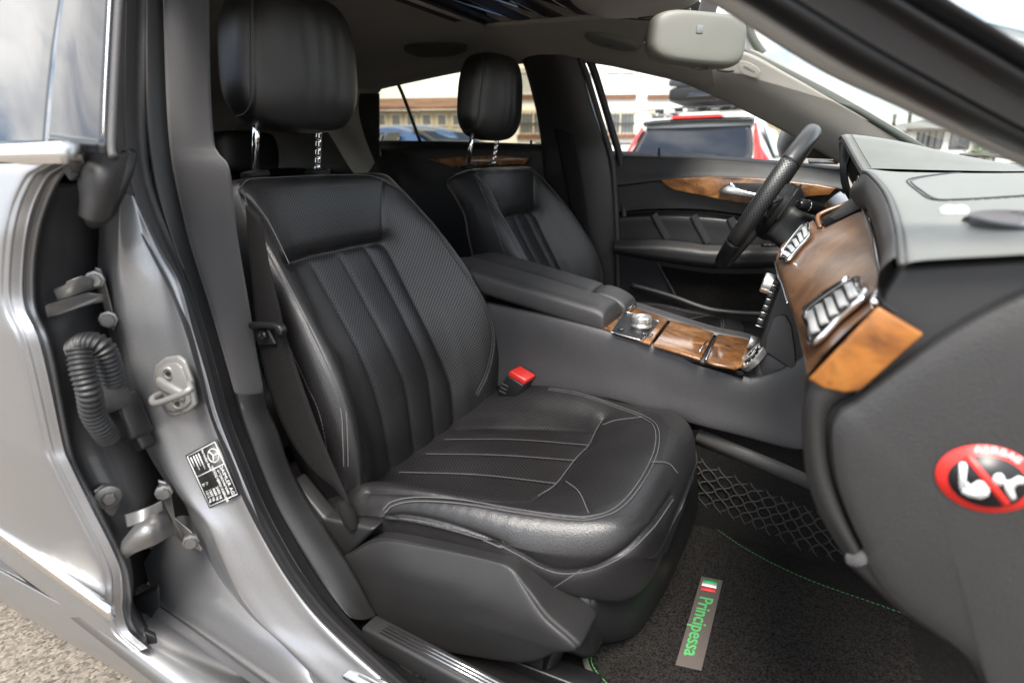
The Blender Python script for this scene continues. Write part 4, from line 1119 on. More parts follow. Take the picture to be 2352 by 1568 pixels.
# ------------------------------------------------------------------ centre console
con = thing('centre_console', (.6, 0, .30), 'dark leather centre console with walnut covers between the front seats', 'console')
yS = -.132
top_l = [(1060, 684), (1130, 700), (1250, 726), (1400, 764), (1560, 812), (1700, 862), (1730, 868), (1760, 862), (1800, 846), (1850, 815), (1885, 790)]
bot_l = [(1060, 880), (1130, 885), (1250, 892), (1400, 915), (1500, 945), (1600, 975), (1700, 1000), (1760, 1016), (1820, 1030), (1858, 1028), (1880, 1022)]
ctrl = []
for t, b in zip(top_l, bot_l):
    p, q = Y(*t, yS), Y(*b, yS-.012)
    ctrl.append([p+P(0, .030, -.004), p+P(0, .010, .001), p+P(0, .001, -.004), p*.8+q*.2+P(0, -.002, 0), p*.4+q*.6, q+P(0, 0, .006), q+P(0, .006, -.002), q+P(0, .03, .0)])
patch('side_panel', ctrl, LEA_C, con, 70, 40)
def wz(x): return np.interp(x, [.45, .57, .82, .90], [.688, .6795, .6405, .632])
def wp(u, v, dz=0):
    x = .6
    for _ in range(12):
        p = Z(u, v, wz(x)+dz); x = p[0]
    return p
wp0 = wp
# far border of the console
far_t = [(1440, 703), (1465, 709), (1540, 734), (1640, 765), (1705, 778), (1740, 790)]
patch('far_border', [[wp0(u, v)+P(0, -.004, -.002), wp0(u, v)+P(0, .003, .004), wp0(u, v)+P(0, .022, .005), wp0(u, v)+P(0, .032, -.004), wp0(u, v)+P(0, .036, -.10)] for u, v in far_t], LEA_C, con, 40, 20)
# walnut covers: rear plate with the controller, two lids
covers = [('walnut_cover', [(1370, 752), (1392, 735), (1440, 706), (1460, 712), (1534, 738), (1493, 795), (1400, 762)]),
          ('walnut_lid', [(1541, 741), (1590, 752), (1640, 770), (1609, 831), (1560, 815), (1499, 797)]),
          ('walnut_lid', [(1648, 772), (1700, 781), (1726, 788), (1716, 815), (1704, 846), (1688, 851), (1640, 842), (1617, 833)])]
cv = []
for nm, pl in covers:
    cv.append(prism(nm, [wp(*q) for q in pl], (0, 0, .006), WOOD, con, bevel=.0022, seg=3))
prism('recess_floor', [wp(1385, 756)-P(0, 0, .006), wp(1445, 708)-P(0, 0, .006), wp(1738, 785)-P(0, 0, .006), wp(1708, 850)-P(0, 0, .006)], (0, 0, -.01), BLK, con, bevel=0)
tube('lid_handle', [wp(1622, 785, .008), wp(1607, 806, .008)], .0022, CHROME, cv[1], n=2, k=10, smooth_path=False)
tube('lid_handle', [wp(1644, 776, .007), wp(1621, 826, .007)], .0022, SATIN, cv[2], n=2, k=10, smooth_path=False)
# controller plate and knob
cp = [(1406, 758), (1431, 722), (1443, 718), (1505, 735), (1510, 741), (1478, 778), (1468, 780), (1410, 764)]
plt_ = prism('controller_plate', [wp(*q, .0065) for q in cp], (0, 0, .0018), BLK, con, bevel=.001)
pp_ = cr([wp(*q, .0085) for q in cp], 60, True); tube('plate_rim', list(pp_)+[pp_[0]], .0011, SATIN, plt_, n=61, k=8, smooth_path=False)
kc = wp(1473, 746, .012)
lathe('controller_knob', [(.0, -.004), (.0205, -.004), (.0215, .0), (.0190, .004), (.0185, .006), (.0205, .008), (.0205, .016), (.0185, .0185), (.0160, .0182), (.0150, .0165), (0, .0165)], kc, (.0, 0, 1), KNOB, plt_, 36)
for u, v, w, d in ((1488, 768, .020, .010), (1426, 756, .010, .016)):
    box('plate_key', wp(u, v, .0095), (w, d, .003), BLKG, plt_, bevel=.001)
# armrest in two halves with release button
ctrl_top = [[(1086, 632), (1170, 655), (1260, 684), (1330, 708), (1372, 718)], [(1100, 612), (1180, 628), (1280, 652), (1350, 670), (1398, 690)]]
def arm_half(name, xs, ya, yb, ztop, th, mat=LEA_C):
    rows = []
    for i, (x, zt) in enumerate(zip(xs, ztop)):
        e = 1.0
        s = .55 if i in (0, len(xs)-1) else (.9 if i in (1, len(xs)-2) else 1)
        zm = zt-th/2; h = th/2*s; ym = (ya+yb)/2; w = (yb-ya)/2*(.90 if s < .6 else .985 if s < 1 else 1)
        loop = []
        for k in range(24):
            t = 2*math.pi*k/24; c, sn = math.cos(t), math.sin(t)
            loop.append(P(x, ym+w*math.copysign(abs(c)**.42, c), zm+h*math.copysign(abs(sn)**.5, sn)+.004*(1-abs(c))*(sn > 0)))
        rows.append(loop)
    return patch(name, rows, mat, con, 60, 72, closed_v=True, cap=True)
xs = [.13, .145, .20, .35, .48, .525, .545, .552]
zt = [.782, .785, .790, .762, .735, .726, .720, .716]
an = arm_half('armrest', xs, -.128, -.012, zt, .052)
af = arm_half('armrest', [.13, .145, .20, .32, .42, .462, .475, .479], -.008, .108, [.776, .780, .784, .762, .741, .732, .728, .725], .052)
rb = arm_half('release_button', [.480, .486, .508, .535, .553, .560], -.004, .085, [.726, .730, .728, .719, .709, .703], .034)
sweep('button_chrome', [P(.556, .006, .692), P(.561, .02, .693), P(.561, .06, .693), P(.556, .078, .691)], [(-.002, -.004), (.002, -.004), (.002, .004), (-.002, .004)], CHROME, rb, n=14, ref=(0, 0, 1))
box('latch_block', (.52, .035, .675), (.05, .06, .05), BLK, con, bevel=.006)
for a_, y_ in ((an, -.116),):
    pth = np.array([[x, y_, z-.0035] for x, z in zip(np.linspace(.16, .535, 40), np.interp(np.linspace(.16, .535, 40), xs[1:-1], zt[1:-1]))])
    stitches('stitching', [(pth+P(0, -.004, -.006), np.tile(P(0, -.6, .8), (40, 1)))], a_, mk('dark thread', (.05, .05, .05), .8), lift=.001)
box('console_core', (.35, -.01, .46), (1.0, .20, .28), BLK, con, bevel=.02)

# ------------------------------------------------------------------ dashboard
dash = thing('dashboard', (1.1, -.2, .50), 'grey leather dashboard with walnut band and air vents at the right', 'dashboard')
pipe = [((2074, 612), -.735), ((2072, 590), -.70), ((2067, 544), -.63), ((2056, 496), -.52), ((2039, 452), -.37), ((2017, 421), -.2), ((1995, 400), -.05), ((1981, 396), .05)]
PP = [Y(*q, y) for q, y in pipe]
woodT = [((2016, 702), -.722), ((2029, 645), -.62), ((2022, 603), -.52), ((2012, 553), -.38), ((1999, 514), -.22), ((1986, 485), -.06)]
WT = [Y(*q, y) for q, y in woodT]
woodB = [((1856, 868), -.722), ((1842, 800), -.58), ((1830, 750), -.46), ((1811, 690), -.32), ((1797, 645), -.2), ((1786, 616), -.09)]
WB = [Y(*q, y) for q, y in woodB]
WT += [Y(1935, 507, .0), Y(1888, 527, .05), Y(1868, 507, .10)]
WB += [Y(1782, 597, -.02), Y(1797, 563, .05), Y(1850, 517, .105)]
ctrl = []
for t, b in zip(WT, WB):
    o_ = P(-.55, 0, .5)
    h = np.linalg.norm(t-b)
    ctrl.append([t+P(.008, 0, -.010), t, t*.85+b*.15+o_*.04*h, t*.5+b*.5+o_*.07*h, t*.18+b*.82+o_*.05*h, b, b+P(.016, 0, -.006), b+P(.045, 0, .002)])
Gw = spline_grid(ctrl, 90, 60)
wb = link('walnut_band', grid_mesh('walnut_band', Gw), WOOD_N, dash)
bvw = bvh_of(Gw, False)
tube('band_trim', [p+P(-.003, 0, .002) for p in WT[:6]], .0028, CHROME, wb, n=40, k=8)
tube('band_trim', [p+P(-.001, 0, -.004) for p in WB[3:7]], .0018, SATIN, wb, n=30, k=8)
# end block of the band
prism('walnut_end', [Y(u, v, -.7245) for u, v in [(2016, 701), (2122, 764), (1976, 893), (1940, 898), (1890, 888), (1856, 868)]], (0, -.005, 0), WOOD_E, dash, bevel=.003, seg=3)
# padded roll between band and top
roll = []
for k in range(6):
    p = PP[k+1] if k < 6 else PP[-1]; w = WT[k]
    q = P(p[0], w[1], p[2]) if k == 0 else p
    m = lambda f, d: w*(1-f)+p*f+P(-.86, 0, .3)*d
    roll.append([w+P(.012, 0, -.004), w+P(.003, 0, .002), m(.25, .006), m(.6, .010), m(.9, .006), p, p+P(.012, 0, .004)])
roll.append([WT[7]+P(.05, 0, 0), WT[7]+P(.045, .02, .02), WT[7]*.6+PP[7]*.4+P(.02, 0, 0), WT[7]*.3+PP[7]*.7, PP[7]*.9+WT[7]*.1, PP[7], PP[7]+P(.012, 0, .004)])
patch('padded_roll', roll, LEA_C, dash, 60, 26)
# top pad up to the windscreen
top = []
for k, p in enumerate(PP):
    y = p[1]; z1 = .962
    top.append([p, p+P(.010, 0, .005), p*.0+P(p[0]+.06, y, p[2]*.75+.975*.25+.002), P(p[0]+.18, y, p[2]*.35+.978*.65), P(1.30, y*1.0, .980), P(1.50, y*.98, .975), P(1.62, y*.96, .955)])
for y in (.20, .40, .62, .74):
    p = P(1.03, y, .970)
    top.append([p, p+P(.01, 0, .004), P(1.10, y, .976), P(1.2, y, .980), P(1.30, y, .983), P(1.50, y, .975), P(1.62, y, .955)])
Gt = spline_grid(top, 100, 60)
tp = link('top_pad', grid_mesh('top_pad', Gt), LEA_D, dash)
bvt = bvh_of(Gt, False)
tube('pad_piping', [p+P(-.001, 0, .002) for p in PP], .0030, LEA_C, tp, n=60, k=8)
fl_ = onto(bvt, [(2400, 391), (2300, 394), (2200, 398), (2130, 406), (2098, 413), (2094, 420), (2115, 437), (2150, 458), (2200, 459), (2280, 455), (2400, 447)], 140)
if len(fl_[0]) > 10:
    tube('airbag_seam', fl_[0], .0016, BLK, tp, n=100, k=6)
    stitches('stitching', [fl_], tp, BLK, pitch=.010, length=.006, w=.0011, h=.0010, off=.005)
# defroster outlet near the pillar, white domes added for two reflections on the pad
ol = [(2222, 508), (2245, 500), (2300, 497), (2420, 498), (2420, 528), (2320, 526), (2250, 516)]
pv_ = onto(bvt, ol, 30)[0]
if len(pv_) > 5:
    tube('outlet_rim', list(pv_)[:16], .0045, TRIM, tp, n=40, k=8)
c_ = onto(bvt, [(2290, 512), (2300, 512), (2310, 512)], 3)[0]
if len(c_): lathe('corner_speaker', [(.0, -.002), (.038, -.002), (.040, .0035), (.036, .0045), (.030, .0015), (0, .0015)], c_[0]+P(.02, .0, 0), (.05, -.1, 1), TRIM_F, tp, 30)
for u, v in ((2178, 488), (2203, 488)):
    h_ = onto(bvt, [(u, v), (u+1, v), (u+2, v)], 3)[0]
    if len(h_): lathe('reflection_dome', [(.0075, -.002), (.0072, .003), (.005, .0055), (.002, .0065), (0, .0066)], h_[0], (0, -.1, 1), WHITE, tp, 18)
# gap line against the windscreen
tube('cowl_gap', [P(1.33+.05*(.74-y), y, .9835) for y in (.40, .5, .62, .74)], .003, BLK, tp, n=20, k=6)

# end of the dash: base, raised cover, lip
yE = -.716
prism('end_base', [Y(u, v, yE) for u, v in [(2072, 612), (2130, 606), (2352, 592), (2600, 580), (2600, 1700), (2300, 1660), (2205, 1500), (2050, 1388), (1950, 1284), (1882, 1180), (1852, 1090), (1842, 960), (1850, 884), (1858, 870), (2016, 703)]], (0, .03, 0), TRIM, dash, bevel=.006, seg=3)
cov = [(1962, 912), (1980, 898), (2050, 845), (2130, 785), (2250, 712), (2400, 648), (2600, 600), (2620, 1500), (2560, 1700), (2320, 1660), (2225, 1500), (2060, 1372), (1995, 1292), (1984, 1252), (1950, 1180), (1917, 1085), (1906, 985), (1922, 938)]
ctrl = []
cpts = np.array([Y(u, v, -.7175) for u, v in cov]); cc_ = np.mean(cpts, 0)
for f, d in ((1.0, 0), (1.0, .006), (.985, .0105), (.95, .013), (.8, .0165), (.4, .019), (.001, .020)):
    ctrl.append([cc_+(p-cc_)*f+P(0, -d, 0) for p in cpts])
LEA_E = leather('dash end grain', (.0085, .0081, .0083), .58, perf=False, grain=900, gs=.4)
end_cover = patch('end_cover', ctrl, LEA_E, dash, 40, 160, closed_v=True)
lipo = [(1858, 872), (1846, 920), (1842, 985), (1852, 1090), (1884, 1182), (1945, 1282)]
lipi = [(1968, 905), (1918, 935), (1902, 985), (1912, 1085), (1946, 1180), (1986, 1262)]
ctrl = [[Y(a[0], a[1], -.712)+P(.004, .035, 0), Y(*a, -.714), Y(*a, -.7225)*.85+Y(*b, -.7225)*.15, (Y(*a, -.727)+Y(*b, -.727))/2, Y(*a, -.7225)*.12+Y(*b, -.7225)*.88, Y(*b, -.715)] for a, b in zip(lipo, lipi)]
patch('glovebox_lip', ctrl, TRIM, dash, 40, 24)
tube('lip_clip', [Y(1952, 1282, -.722), Y(1972, 1284, -.726), Y(1990, 1270, -.722)], .0055, TRIM_F, dash, n=12, k=8)
lowo = [(1940, 1290), (1990, 1335), (2060, 1398), (2150, 1460), (2210, 1505), (2260, 1590)]
ctrl = [[Y(u, v, yE)+P(.0, .03, -.004), Y(u, v, yE-.004), Y(u+25, v-8, yE-.010), Y(u+60, v-30, yE-.006)] for u, v in lowo]
patch('knee_edge', ctrl, BLK, dash, 30, 12)
# glove box front facing the seat
gb = []
for (a) in lipo+[(2050, 1388)]:
    p = Y(*a, -.70)
    gb.append([p+P(.002, 0, 0), p+P(.0, .05, 0), p+P(.0, .25, 0), p+P(.006, .50, 0), p+P(.03, .57, 0)])
patch('glovebox_front', gb, TRIM, dash, 24, 24)
# no-child-seat sticker on the end cover
bvc = bvh_of(spline_grid([[cc_+(p-cc_)*f+P(0, -d, 0) for p in cpts] for f, d in ((1.0, 0), (1.0, .006), (.985, .0105), (.95, .013), (.8, .0165), (.4, .019), (.001, .020))], 40, 160, True), True)
SC = (2268, 1098)
_sc, _sn = onto(bvc, [(SC[0], SC[1]), (SC[0]+1, SC[1]), (SC[0]+2, SC[1])], 3)
sc0 = _sc[0]; sn0 = _sn[0]/np.linalg.norm(_sn[0])
def spt(u, v, l):   # picture point on the sticker plane
    d = ray(u, v); k = ((sc0-CAM) @ sn0)/(d @ sn0); return CAM+d*k+sn0*l
RED_S = mk('sticker red', (.72, .028, .022), .4); WHT_S = mk('sticker white', (.72, .72, .72), .4); BLK_S = mk('sticker black', (.008, .008, .009), .4)
aax, bax = 121, 76; tilt = math.radians(9)
def ell(s, t): 
    x, y = aax*s*math.cos(t), bax*s*math.sin(t)
    return SC[0]+x*math.cos(tilt)-y*math.sin(tilt), SC[1]+x*math.sin(tilt)+y*math.cos(tilt)
stk = prism('airbag_sticker', [spt(*ell(1, t), .0006) for t in np.linspace(0, 2*math.pi, 49)[:-1]], tuple(sn0*.0005), RED_S, dash, bevel=0)
prism('sticker_field', [spt(ell(.77, t)[0], ell(.77, t)[1]+5, .0013) for t in np.linspace(0, 2*math.pi, 49)[:-1]], tuple(sn0*.0003), BLK_S, stk, bevel=0)
def poly(nm, pts, m, l): return prism(nm, [spt(u, v, l) for u, v in pts], tuple(sn0*.0003), m, stk, bevel=0)
poly('pictogram_seat', [(2202, 1060), (2214, 1058), (2220, 1066), (2216, 1100), (2236, 1118), (2226, 1132), (2202, 1118)], WHT_S, .0018)
poly('pictogram_child_seat', [(2228, 1110), (2245, 1100), (2262, 1104), (2272, 1118), (2268, 1134), (2252, 1142), (2222, 1136), (2206, 1126), (2212, 1118), (2226, 1120)], WHT_S, .0022)
poly('pictogram_head', [(2292+14*math.cos(t), 1098+14*math.sin(t)) for t in np.linspace(0, 2*math.pi, 17)[:-1]], WHT_S, .0018)
poly('pictogram_airbag', [(2306, 1100), (2320, 1100), (2338, 1090), (2352, 1096), (2350, 1108), (2336, 1108), (2326, 1120), (2332, 1140), (2322, 1146), (2312, 1130), (2306, 1116)], WHT_S, .0018)
poly('prohibition_bar', [(2212, 1046), (2228, 1040), (2318, 1150), (2304, 1158)], RED_S, .0026)
for i, chh in enumerate('AIRBAG'):
    t = math.radians(-108+i*10.5); c = ell(.88, t); n_ = ell(.88, t+.05)
    text_mesh('sticker_letter', chh, spt(*c, .0014), spt(*n_, .0014)-spt(*c, .0014), spt(*ell(1.0, t), .0014)-spt(*ell(.8, t), .0014), .0066, WHT_S, stk, depth=.0003, bold=.02)

# vents set into the band
FIN = mk('satin vent fin', (.62, .62, .62), .32, metal=.55)
def vent(name, quad, nf, parent):
    c4 = [onto(bvw, [q, (q[0]+.5, q[1]), (q[0]+1, q[1])], 3) for q in quad]
    pts = [c[0][0] for c in c4]; n_ = np.mean([c[1][0] for c in c4], 0); n_ /= np.linalg.norm(n_)
    fr = prism(name, [p+n_*.003 for p in pts], tuple(n_*.003), BLK, parent, bevel=.001)
    rim = cr([p+n_*.0065 for p in [pts[0], pts[0]*.5+pts[1]*.5, pts[1], pts[1]*.5+pts[2]*.5, pts[2], pts[2]*.5+pts[3]*.5, pts[3], pts[3]*.5+pts[0]*.5]], 48, True)
    tube('vent_rim', list(rim)+[rim[0]], .0032, CHROME, fr, n=49, k=8, smooth_path=False)
    for i in range(nf):
        f = (i+.6)/(nf+.2)
        a = pts[0]*(1-f)+pts[1]*f; b = pts[3]*(1-f)+pts[2]*f
        a, b = a*.88+b*.12, a*.12+b*.88
        d = (pts[1]-pts[0]); d /= np.linalg.norm(d)
        w = np.linalg.norm(pts[1]-pts[0])/nf*.28
        prism('vent_fin', [a-d*w+n_*.0085, a+d*w+n_*.0065, b+d*w+n_*.0065, b-d*w+n_*.0085], tuple(n_*.0025), FIN, fr, bevel=.0008)
    a = pts[0]*.06+pts[1]*.06+pts[3]*.44+pts[2]*.44; 
    e0, e1 = pts[0]*.94+pts[3]*.06, pts[1]*.94+pts[2]*.06
    tube('vent_bar', [e0*.93+e1*.07+n_*.012, e0*.5+e1*.5+n_*.013, e0*.07+e1*.93+n_*.012], .0035, CHROME, fr, n=12, k=10)
    return fr
vent('side_vent', [(1862, 728), (1978, 650), (2000, 690), (1882, 798)], 5, dash)
vent('centre_vent', [(1798, 596), (1858, 520), (1864, 548), (1816, 604)], 5, dash)
# dark screen cowl and mesh behind the band
prism('screen_cowl', [Y(1888, 500, .06), Y(1893, 527, .05), Y(1986, 484, -.02), Y(2001, 440, .0), Y(1998, 412, .06), Y(1975, 445, .12)], (.02, .04, -.01), BLK, dash, bevel=.003)
mesh_q = [Y(1905, 500, .045), Y(1920, 508, .04), Y(1982, 478, -.02), Y(1996, 438, -.005), Y(1994, 420, .03), Y(1980, 455, .06)]
prism('speaker_mesh', mesh_q, (-.001, -.003, .001), RUB_L, dash, bevel=.001)
tube('screen_walnut_trim', [Y(1884, 524, .055), Y(1878, 500, .08), Y(1892, 488, .09), Y(1930, 473, .10), Y(1964, 459, .115)], .0045, WOOD_N, dash, n=30, k=8)
# instrument hood
hr_ = [((1981, 397), .05), ((1968, 375), .095), ((1953, 348), .135), ((1940, 324), .18), ((1934, 317), .24), ((1931, 320), .34)]
HP = [Y(*q, y) for q, y in hr_]
HP += [P(HP[-1][0], .48, HP[-1][2]-.004), P(HP[-1][0]+.02, .56, .99), P(HP[-1][0]+.05, .60, .94)]
crest = []
for k, p in enumerate(HP):
    y = p[1]
    crest.append([p+P(.012, 0, -.022), p+P(.0, .0, -.008), p, p+P(.012, 0, .007), P(p[0]+.10, y, p[2]*.80+.983*.20+.004), P(p[0]+.22, y, p[2]*.35+.983*.65), P(1.26, y, .9855), P(1.38, y, .9838)])
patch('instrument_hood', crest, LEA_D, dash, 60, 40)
tube('hood_piping', [p+P(-.001, -.001, .003) for p in HP[:7]], .0026, LEA_C, dash, n=40, k=8)
hs_ = cr([p+P(.012, -.004, .009) for p in HP[:7]], 60); stitches('stitching', [(hs_, np.tile(P(-.4, -.5, .8), (60, 1)))], dash, BLK, pitch=.007)
# inner shroud of the cluster
ctrl = []
for p in HP[:7]:
    ctrl.append([p+P(.010, 0, -.018), p+P(.03, .01, -.030), p+P(.11, .02, -.045), P(1.06, min(.55, p[1]+.02), .90)])
patch('cluster_shroud', ctrl, BLK, dash, 30, 14)
patch('hood_side', [[Y(1934, 322, .24), Y(1929, 350, .22), Y(1929, 390, .20), Y(1934, 430, .19), Y(1955, 470, .18)], [Y(1952, 346, .20), Y(1946, 372, .20), Y(1944, 400, .19), Y(1950, 435, .18), Y(1966, 465, .17)]], BLK, dash, 10, 24, solid=.006)
tube('cluster_bezel', [Y(1974, 405, .12), Y(1962, 430, .14), Y(1954, 460, .16)], .003, SATIN, dash, n=12, k=8)
box('cluster_face', (1.055, .37, .90), (.01, .36, .16), BLKG, dash, bevel=.004, rot=Matrix.Rotation(math.radians(20), 3, 'Y'))
box('dash_core', (1.22, .1, .80), (.34, 1.20, .26), BLK, dash, bevel=.03)
box('driver_side_dash', (1.06, .40, .82), (.14, .52, .12), TRIM, dash, bevel=.03)
patch('driver_walnut', [[Y(1880, 505, .30), Y(1895, 470, .36), Y(1915, 450, .50), Y(1930, 440, .62)], [Y(1900, 500, .29), Y(1915, 480, .36), Y(1935, 465, .50), Y(1950, 455, .62)], [Y(1935, 505, .29), Y(1950, 490, .36), Y(1960, 475, .5), Y(1965, 465, .62)]], WOOD_N, dash, 12, 20)
# centre stack: side cheek, key bank, knobs and clock
ck_ = [(1795, 640), (1775, 690), (1754, 755), (1741, 791), (1750, 808), (1790, 834), (1834, 864), (1900, 870), (1900, 700), (1822, 665), (1810, 648)]
prism('stack_cheek', [Y(u, v, -.128) for u, v in ck_], (.01, .03, 0), TRIM, dash, bevel=.006, seg=3)
prism('console_cheek', [Y(u, v, -.126) for u, v in [(1749, 803), (1744, 830), (1748, 856), (1764, 872), (1836, 868), (1836, 850)]], (.0, .04, 0), LEA_C, dash, bevel=.002)
prism('stack_pocket', [Y(u, v, -.1285) for u, v in [(1776, 730), (1790, 722), (1806, 724), (1818, 745), (1826, 800), (1830, 855), (1800, 834), (1758, 806), (1762, 770)]], (0, -.004, 0), LEA_C, dash, bevel=.0035, seg=3)
s0, s1 = Y(1793, 641, -.085), Y(1748, 752, -.085)
st_ax = (s1-s0); sl_ = np.linalg.norm(st_ax); st_ax /= sl_
st_n = np.cross(P(0, 1, 0), st_ax); st_n = st_n if st_n[0] < 0 else -st_n
face = prism('key_bank', [s0, s1, s1+P(0, .17, 0), s0+P(0, .17, 0)], tuple(-st_n*.012), BLK, dash, bevel=.002)
for r in range(7):
    for c in range(4):
        cpt = s0+st_ax*(sl_*(r+.6)/7.2)+P(0, .012+.042*c, 0)+st_n*.004
        R = Matrix((tuple(st_ax), (0, 1, 0), tuple(st_n))).transposed()
        box('key', cpt, (sl_/7.2*.80, .036, .012), BLK, face, bevel=.0015, rot=R)
        box('key_rim', cpt+st_ax*(sl_/7.2*.42), (.0014, .036, .0125), SATIN, face, bevel=.0006, rot=R)
def knob(name, u, v, y, r, h): lathe(name, [(0, -.004), (r*.9, -.004), (r*.92, .004), (r, .006), (r, h), (r*.9, h+.002), (r*.75, h+.001), (0, h+.001)], Y(u, v, y)-st_n*.004, tuple(st_n), KNOB, dash, 28)
knob('volume_knob', 1777, 655, -.045, .019, .022)
knob('rotary_dial', 1738, 792, -.02, .014, .018)
ckc = Y(1731, 820, -.116)
cl_ = lathe('clock', [(0, -.006), (.030, -.006), (.031, .004), (.029, .006), (.0255, .003), (0, .003)], ckc, (-.80, -.12, .6), KNOB, dash, 40)
clf = lathe('clock_face', [(0, 0), (.0255, 0), (.0255, .0008), (0, .0008)], ckc+P(-.8, -.12, .6)*.0035, (-.80, -.12, .6), BLKG, cl_, 36)
_n = Vector((-.8, -.12, .6)).normalized(); _a = Vector((0, 1, 0)).cross(_n).normalized(); _b = _n.cross(_a)
for k in range(12):
    t = 2*math.pi*k/12
    c = Vector(ckc)+_n*.0048+(_a*math.cos(t)+_b*math.sin(t))*.021
    d = np.array(_a*math.cos(t)+_b*math.sin(t)); e = np.array(-_a*math.sin(t)+_b*math.cos(t))
    boxes('hour_mark', [(np.array(c), (d*.0022, e*.0006, np.array(_n)*.0004))], WHITE, cl_)
for ang, ln in ((.9, .014), (2.6, .019)):
    d = np.array(_a*math.cos(ang)+_b*math.sin(ang)); e = np.array(-_a*math.sin(ang)+_b*math.cos(ang))
    boxes('clock_hand', [(np.array(ckc)+np.array(_n)*.0055+d*ln*.5, (d*ln*.5, e*.0007, np.array(_n)*.0004))], WHITE, cl_)

# ------------------------------------------------------------------ steering wheel, column, stalks
sw = thing('steering_wheel', (.79, .37, .75), 'black leather steering wheel rim seen edge-on', 'steering wheel')
Cw = P(.790, .372, .908); dw = P(.475, 0, .88); yw = P(0, 1, 0); nw = np.cross(yw, dw)   # nw points rear/up
nw = nw if nw[0] < 0 else -nw
Rw = .176
def arc(t0, t1, n=40): return np.array([Cw+dw*Rw*math.cos(t)+yw*Rw*math.sin(t) for t in np.linspace(t0, t1, n)])
def rim(name, t0, t1, mat, r=.0185):
    pth = arc(t0, t1); k = 18
    G_ = np.zeros((len(pth), k, 3))
    for i, t in enumerate(np.linspace(t0, t1, len(pth))):
        rad = dw*math.cos(t)+yw*math.sin(t)
        for j in range(k):
            a = 2*math.pi*j/k; G_[i, j] = pth[i]+rad*r*.92*math.cos(a)+nw*r*1.08*math.sin(a)
    return link(name, grid_mesh(name, G_, True, cap=True), mat, sw)
LEA_W = leather('wheel leather', (.020, .020, .021), .36, perf=True)
LEA_G = mk('smooth wheel leather', (.016, .016, .016), .34, bump=.15, bscale=800)
T1, T2 = math.radians(56), math.radians(122)
rim('rim_top', -T1, T1, LEA_G)
for s in (-1, 1):
    o = rim('rim_grip', s*T1, s*T2, LEA_W, .0189); add_perf(o.data, np.ones(len(o.data.vertices)))
rim('rim_bottom', T2, 2*math.pi-T2, LEA_G)
hub = lathe('airbag_hub', [(0, -.05), (.06, -.05), (.072, -.03), (.072, -.008), (.060, .008), (.03, .014), (0, .015)], Cw-dw*.01-nw*.022, tuple(nw), BLK, sw, 32)
for a_ in (math.radians(90), math.radians(-90), math.radians(180)):
    e = dw*math.cos(a_)+yw*math.sin(a_)
    q = np.cross(e, nw)
    prism('spoke', [Cw+e*.05+q*.03-nw*.02, Cw+e*.165+q*.016-nw*.006, Cw+e*.165-q*.016-nw*.006, Cw+e*.05-q*.03-nw*.02], tuple(-nw*.016), SATIN if abs(a_) < 2 else BLK, sw, bevel=.004)
for s in (-1, 1):
    c = Cw+yw*s*.115-nw*.045+dw*.02
    prism('shift_paddle', [c+dw*.045, c+dw*.03+yw*s*.03, c-dw*.03+yw*s*.03, c-dw*.045], tuple(-nw*.005), TRIM, sw, bevel=.002)
colm = thing('steering_column', (.95, .37, .80), 'dark plastic steering column shroud with stalk behind the wheel', 'steering column')
sweep('shroud', [Cw-nw*.05-dw*.02, Cw-nw*.13-dw*.03, Cw-nw*.24-dw*.04], [(-.062, -.045), (.062, -.045), (.070, .0), (.055, .045), (-.055, .045), (-.070, 0)], TRIM, colm, n=12, ref=tuple(dw), prof_n=30)
sa, sb_ = Y(1836, 468, .262), Y(1888, 485, .315)
sd_ = (sb_-sa)/np.linalg.norm(sb_-sa)
lathe('stalk', [(0, 0), (.0105, 0), (.0125, .004), (.0135, .02), (.014, .045), (.011, .075), (.009, .11), (0, .11)], sa, tuple(sd_), BLK, colm, 24)
lathe('stalk_ring', [(.0132, 0), (.0138, .0005), (.0138, .0016), (.0132, .002)], sa+sd_*.022, tuple(sd_), CHROME, colm, 24)
lathe('stalk_button', [(0, -.002), (.0066, -.002), (.0078, -.0005), (.0078, .002), (0, .002)], sa, tuple(sd_), BLKG, colm, 20)
lathe('stalk_button_rim', [(.0076, -.0012), (.0088, -.0006), (.0090, .002), (.0076, .002)], sa, tuple(sd_), CHROME, colm, 24)

# ------------------------------------------------------------------ mirror, overhead console, visor lamp
mir = thing('rear_view_mirror', Y(1620, 20, .0), 'grey rear view mirror housing hanging below the headliner', 'mirror')
wv = P(.86, .50, -.05); wv /= np.linalg.norm(wv); nv_ = np.cross(wv, P(0, 0, 1)); nv_ /= np.linalg.norm(nv_)
nv_ = nv_ if nv_[1] < 0 else -nv_
uv_ = np.cross(nv_, wv); uv_ = uv_ if uv_[2] > 0 else -uv_
mc = Y(1606, 88, .0)+nv_*-.02
MIRR = mk('mirror housing grey', (.145, .145, .127), .55, bump=.12, bscale=900)
rows = []
for f, s in ((-.030, .80), (-.028, .93), (-.018, .985), (0, 1), (.012, .985), (.022, .94), (.028, .84), (.031, .6), (.032, .001)):
    loop = []
    for k in range(40):
        t = 2*math.pi*k/40; c, sn = math.cos(t), math.sin(t)
        w = .092*s*math.copysign(abs(c)**.42, c); h = .0455*(s if f < .02 else s**.7)*math.copysign(abs(sn)**.55, sn)
        h *= (1-.10*(c < 0)*abs(c))
        loop.append(mc+wv*w+uv_*(h-.10*w*.35)+nv_*f)
    rows.append(loop)
patch('housing', rows, MIRR, mir, 40, 100, closed_v=True)
prism('mirror_glass', [mc+wv*.09*math.cos(t)+uv_*.042*math.sin(t)-nv_*.029 for t in np.linspace(0, 2*math.pi, 33)[:-1]], tuple(-nv_*.002), CHROME, mir, bevel=0)
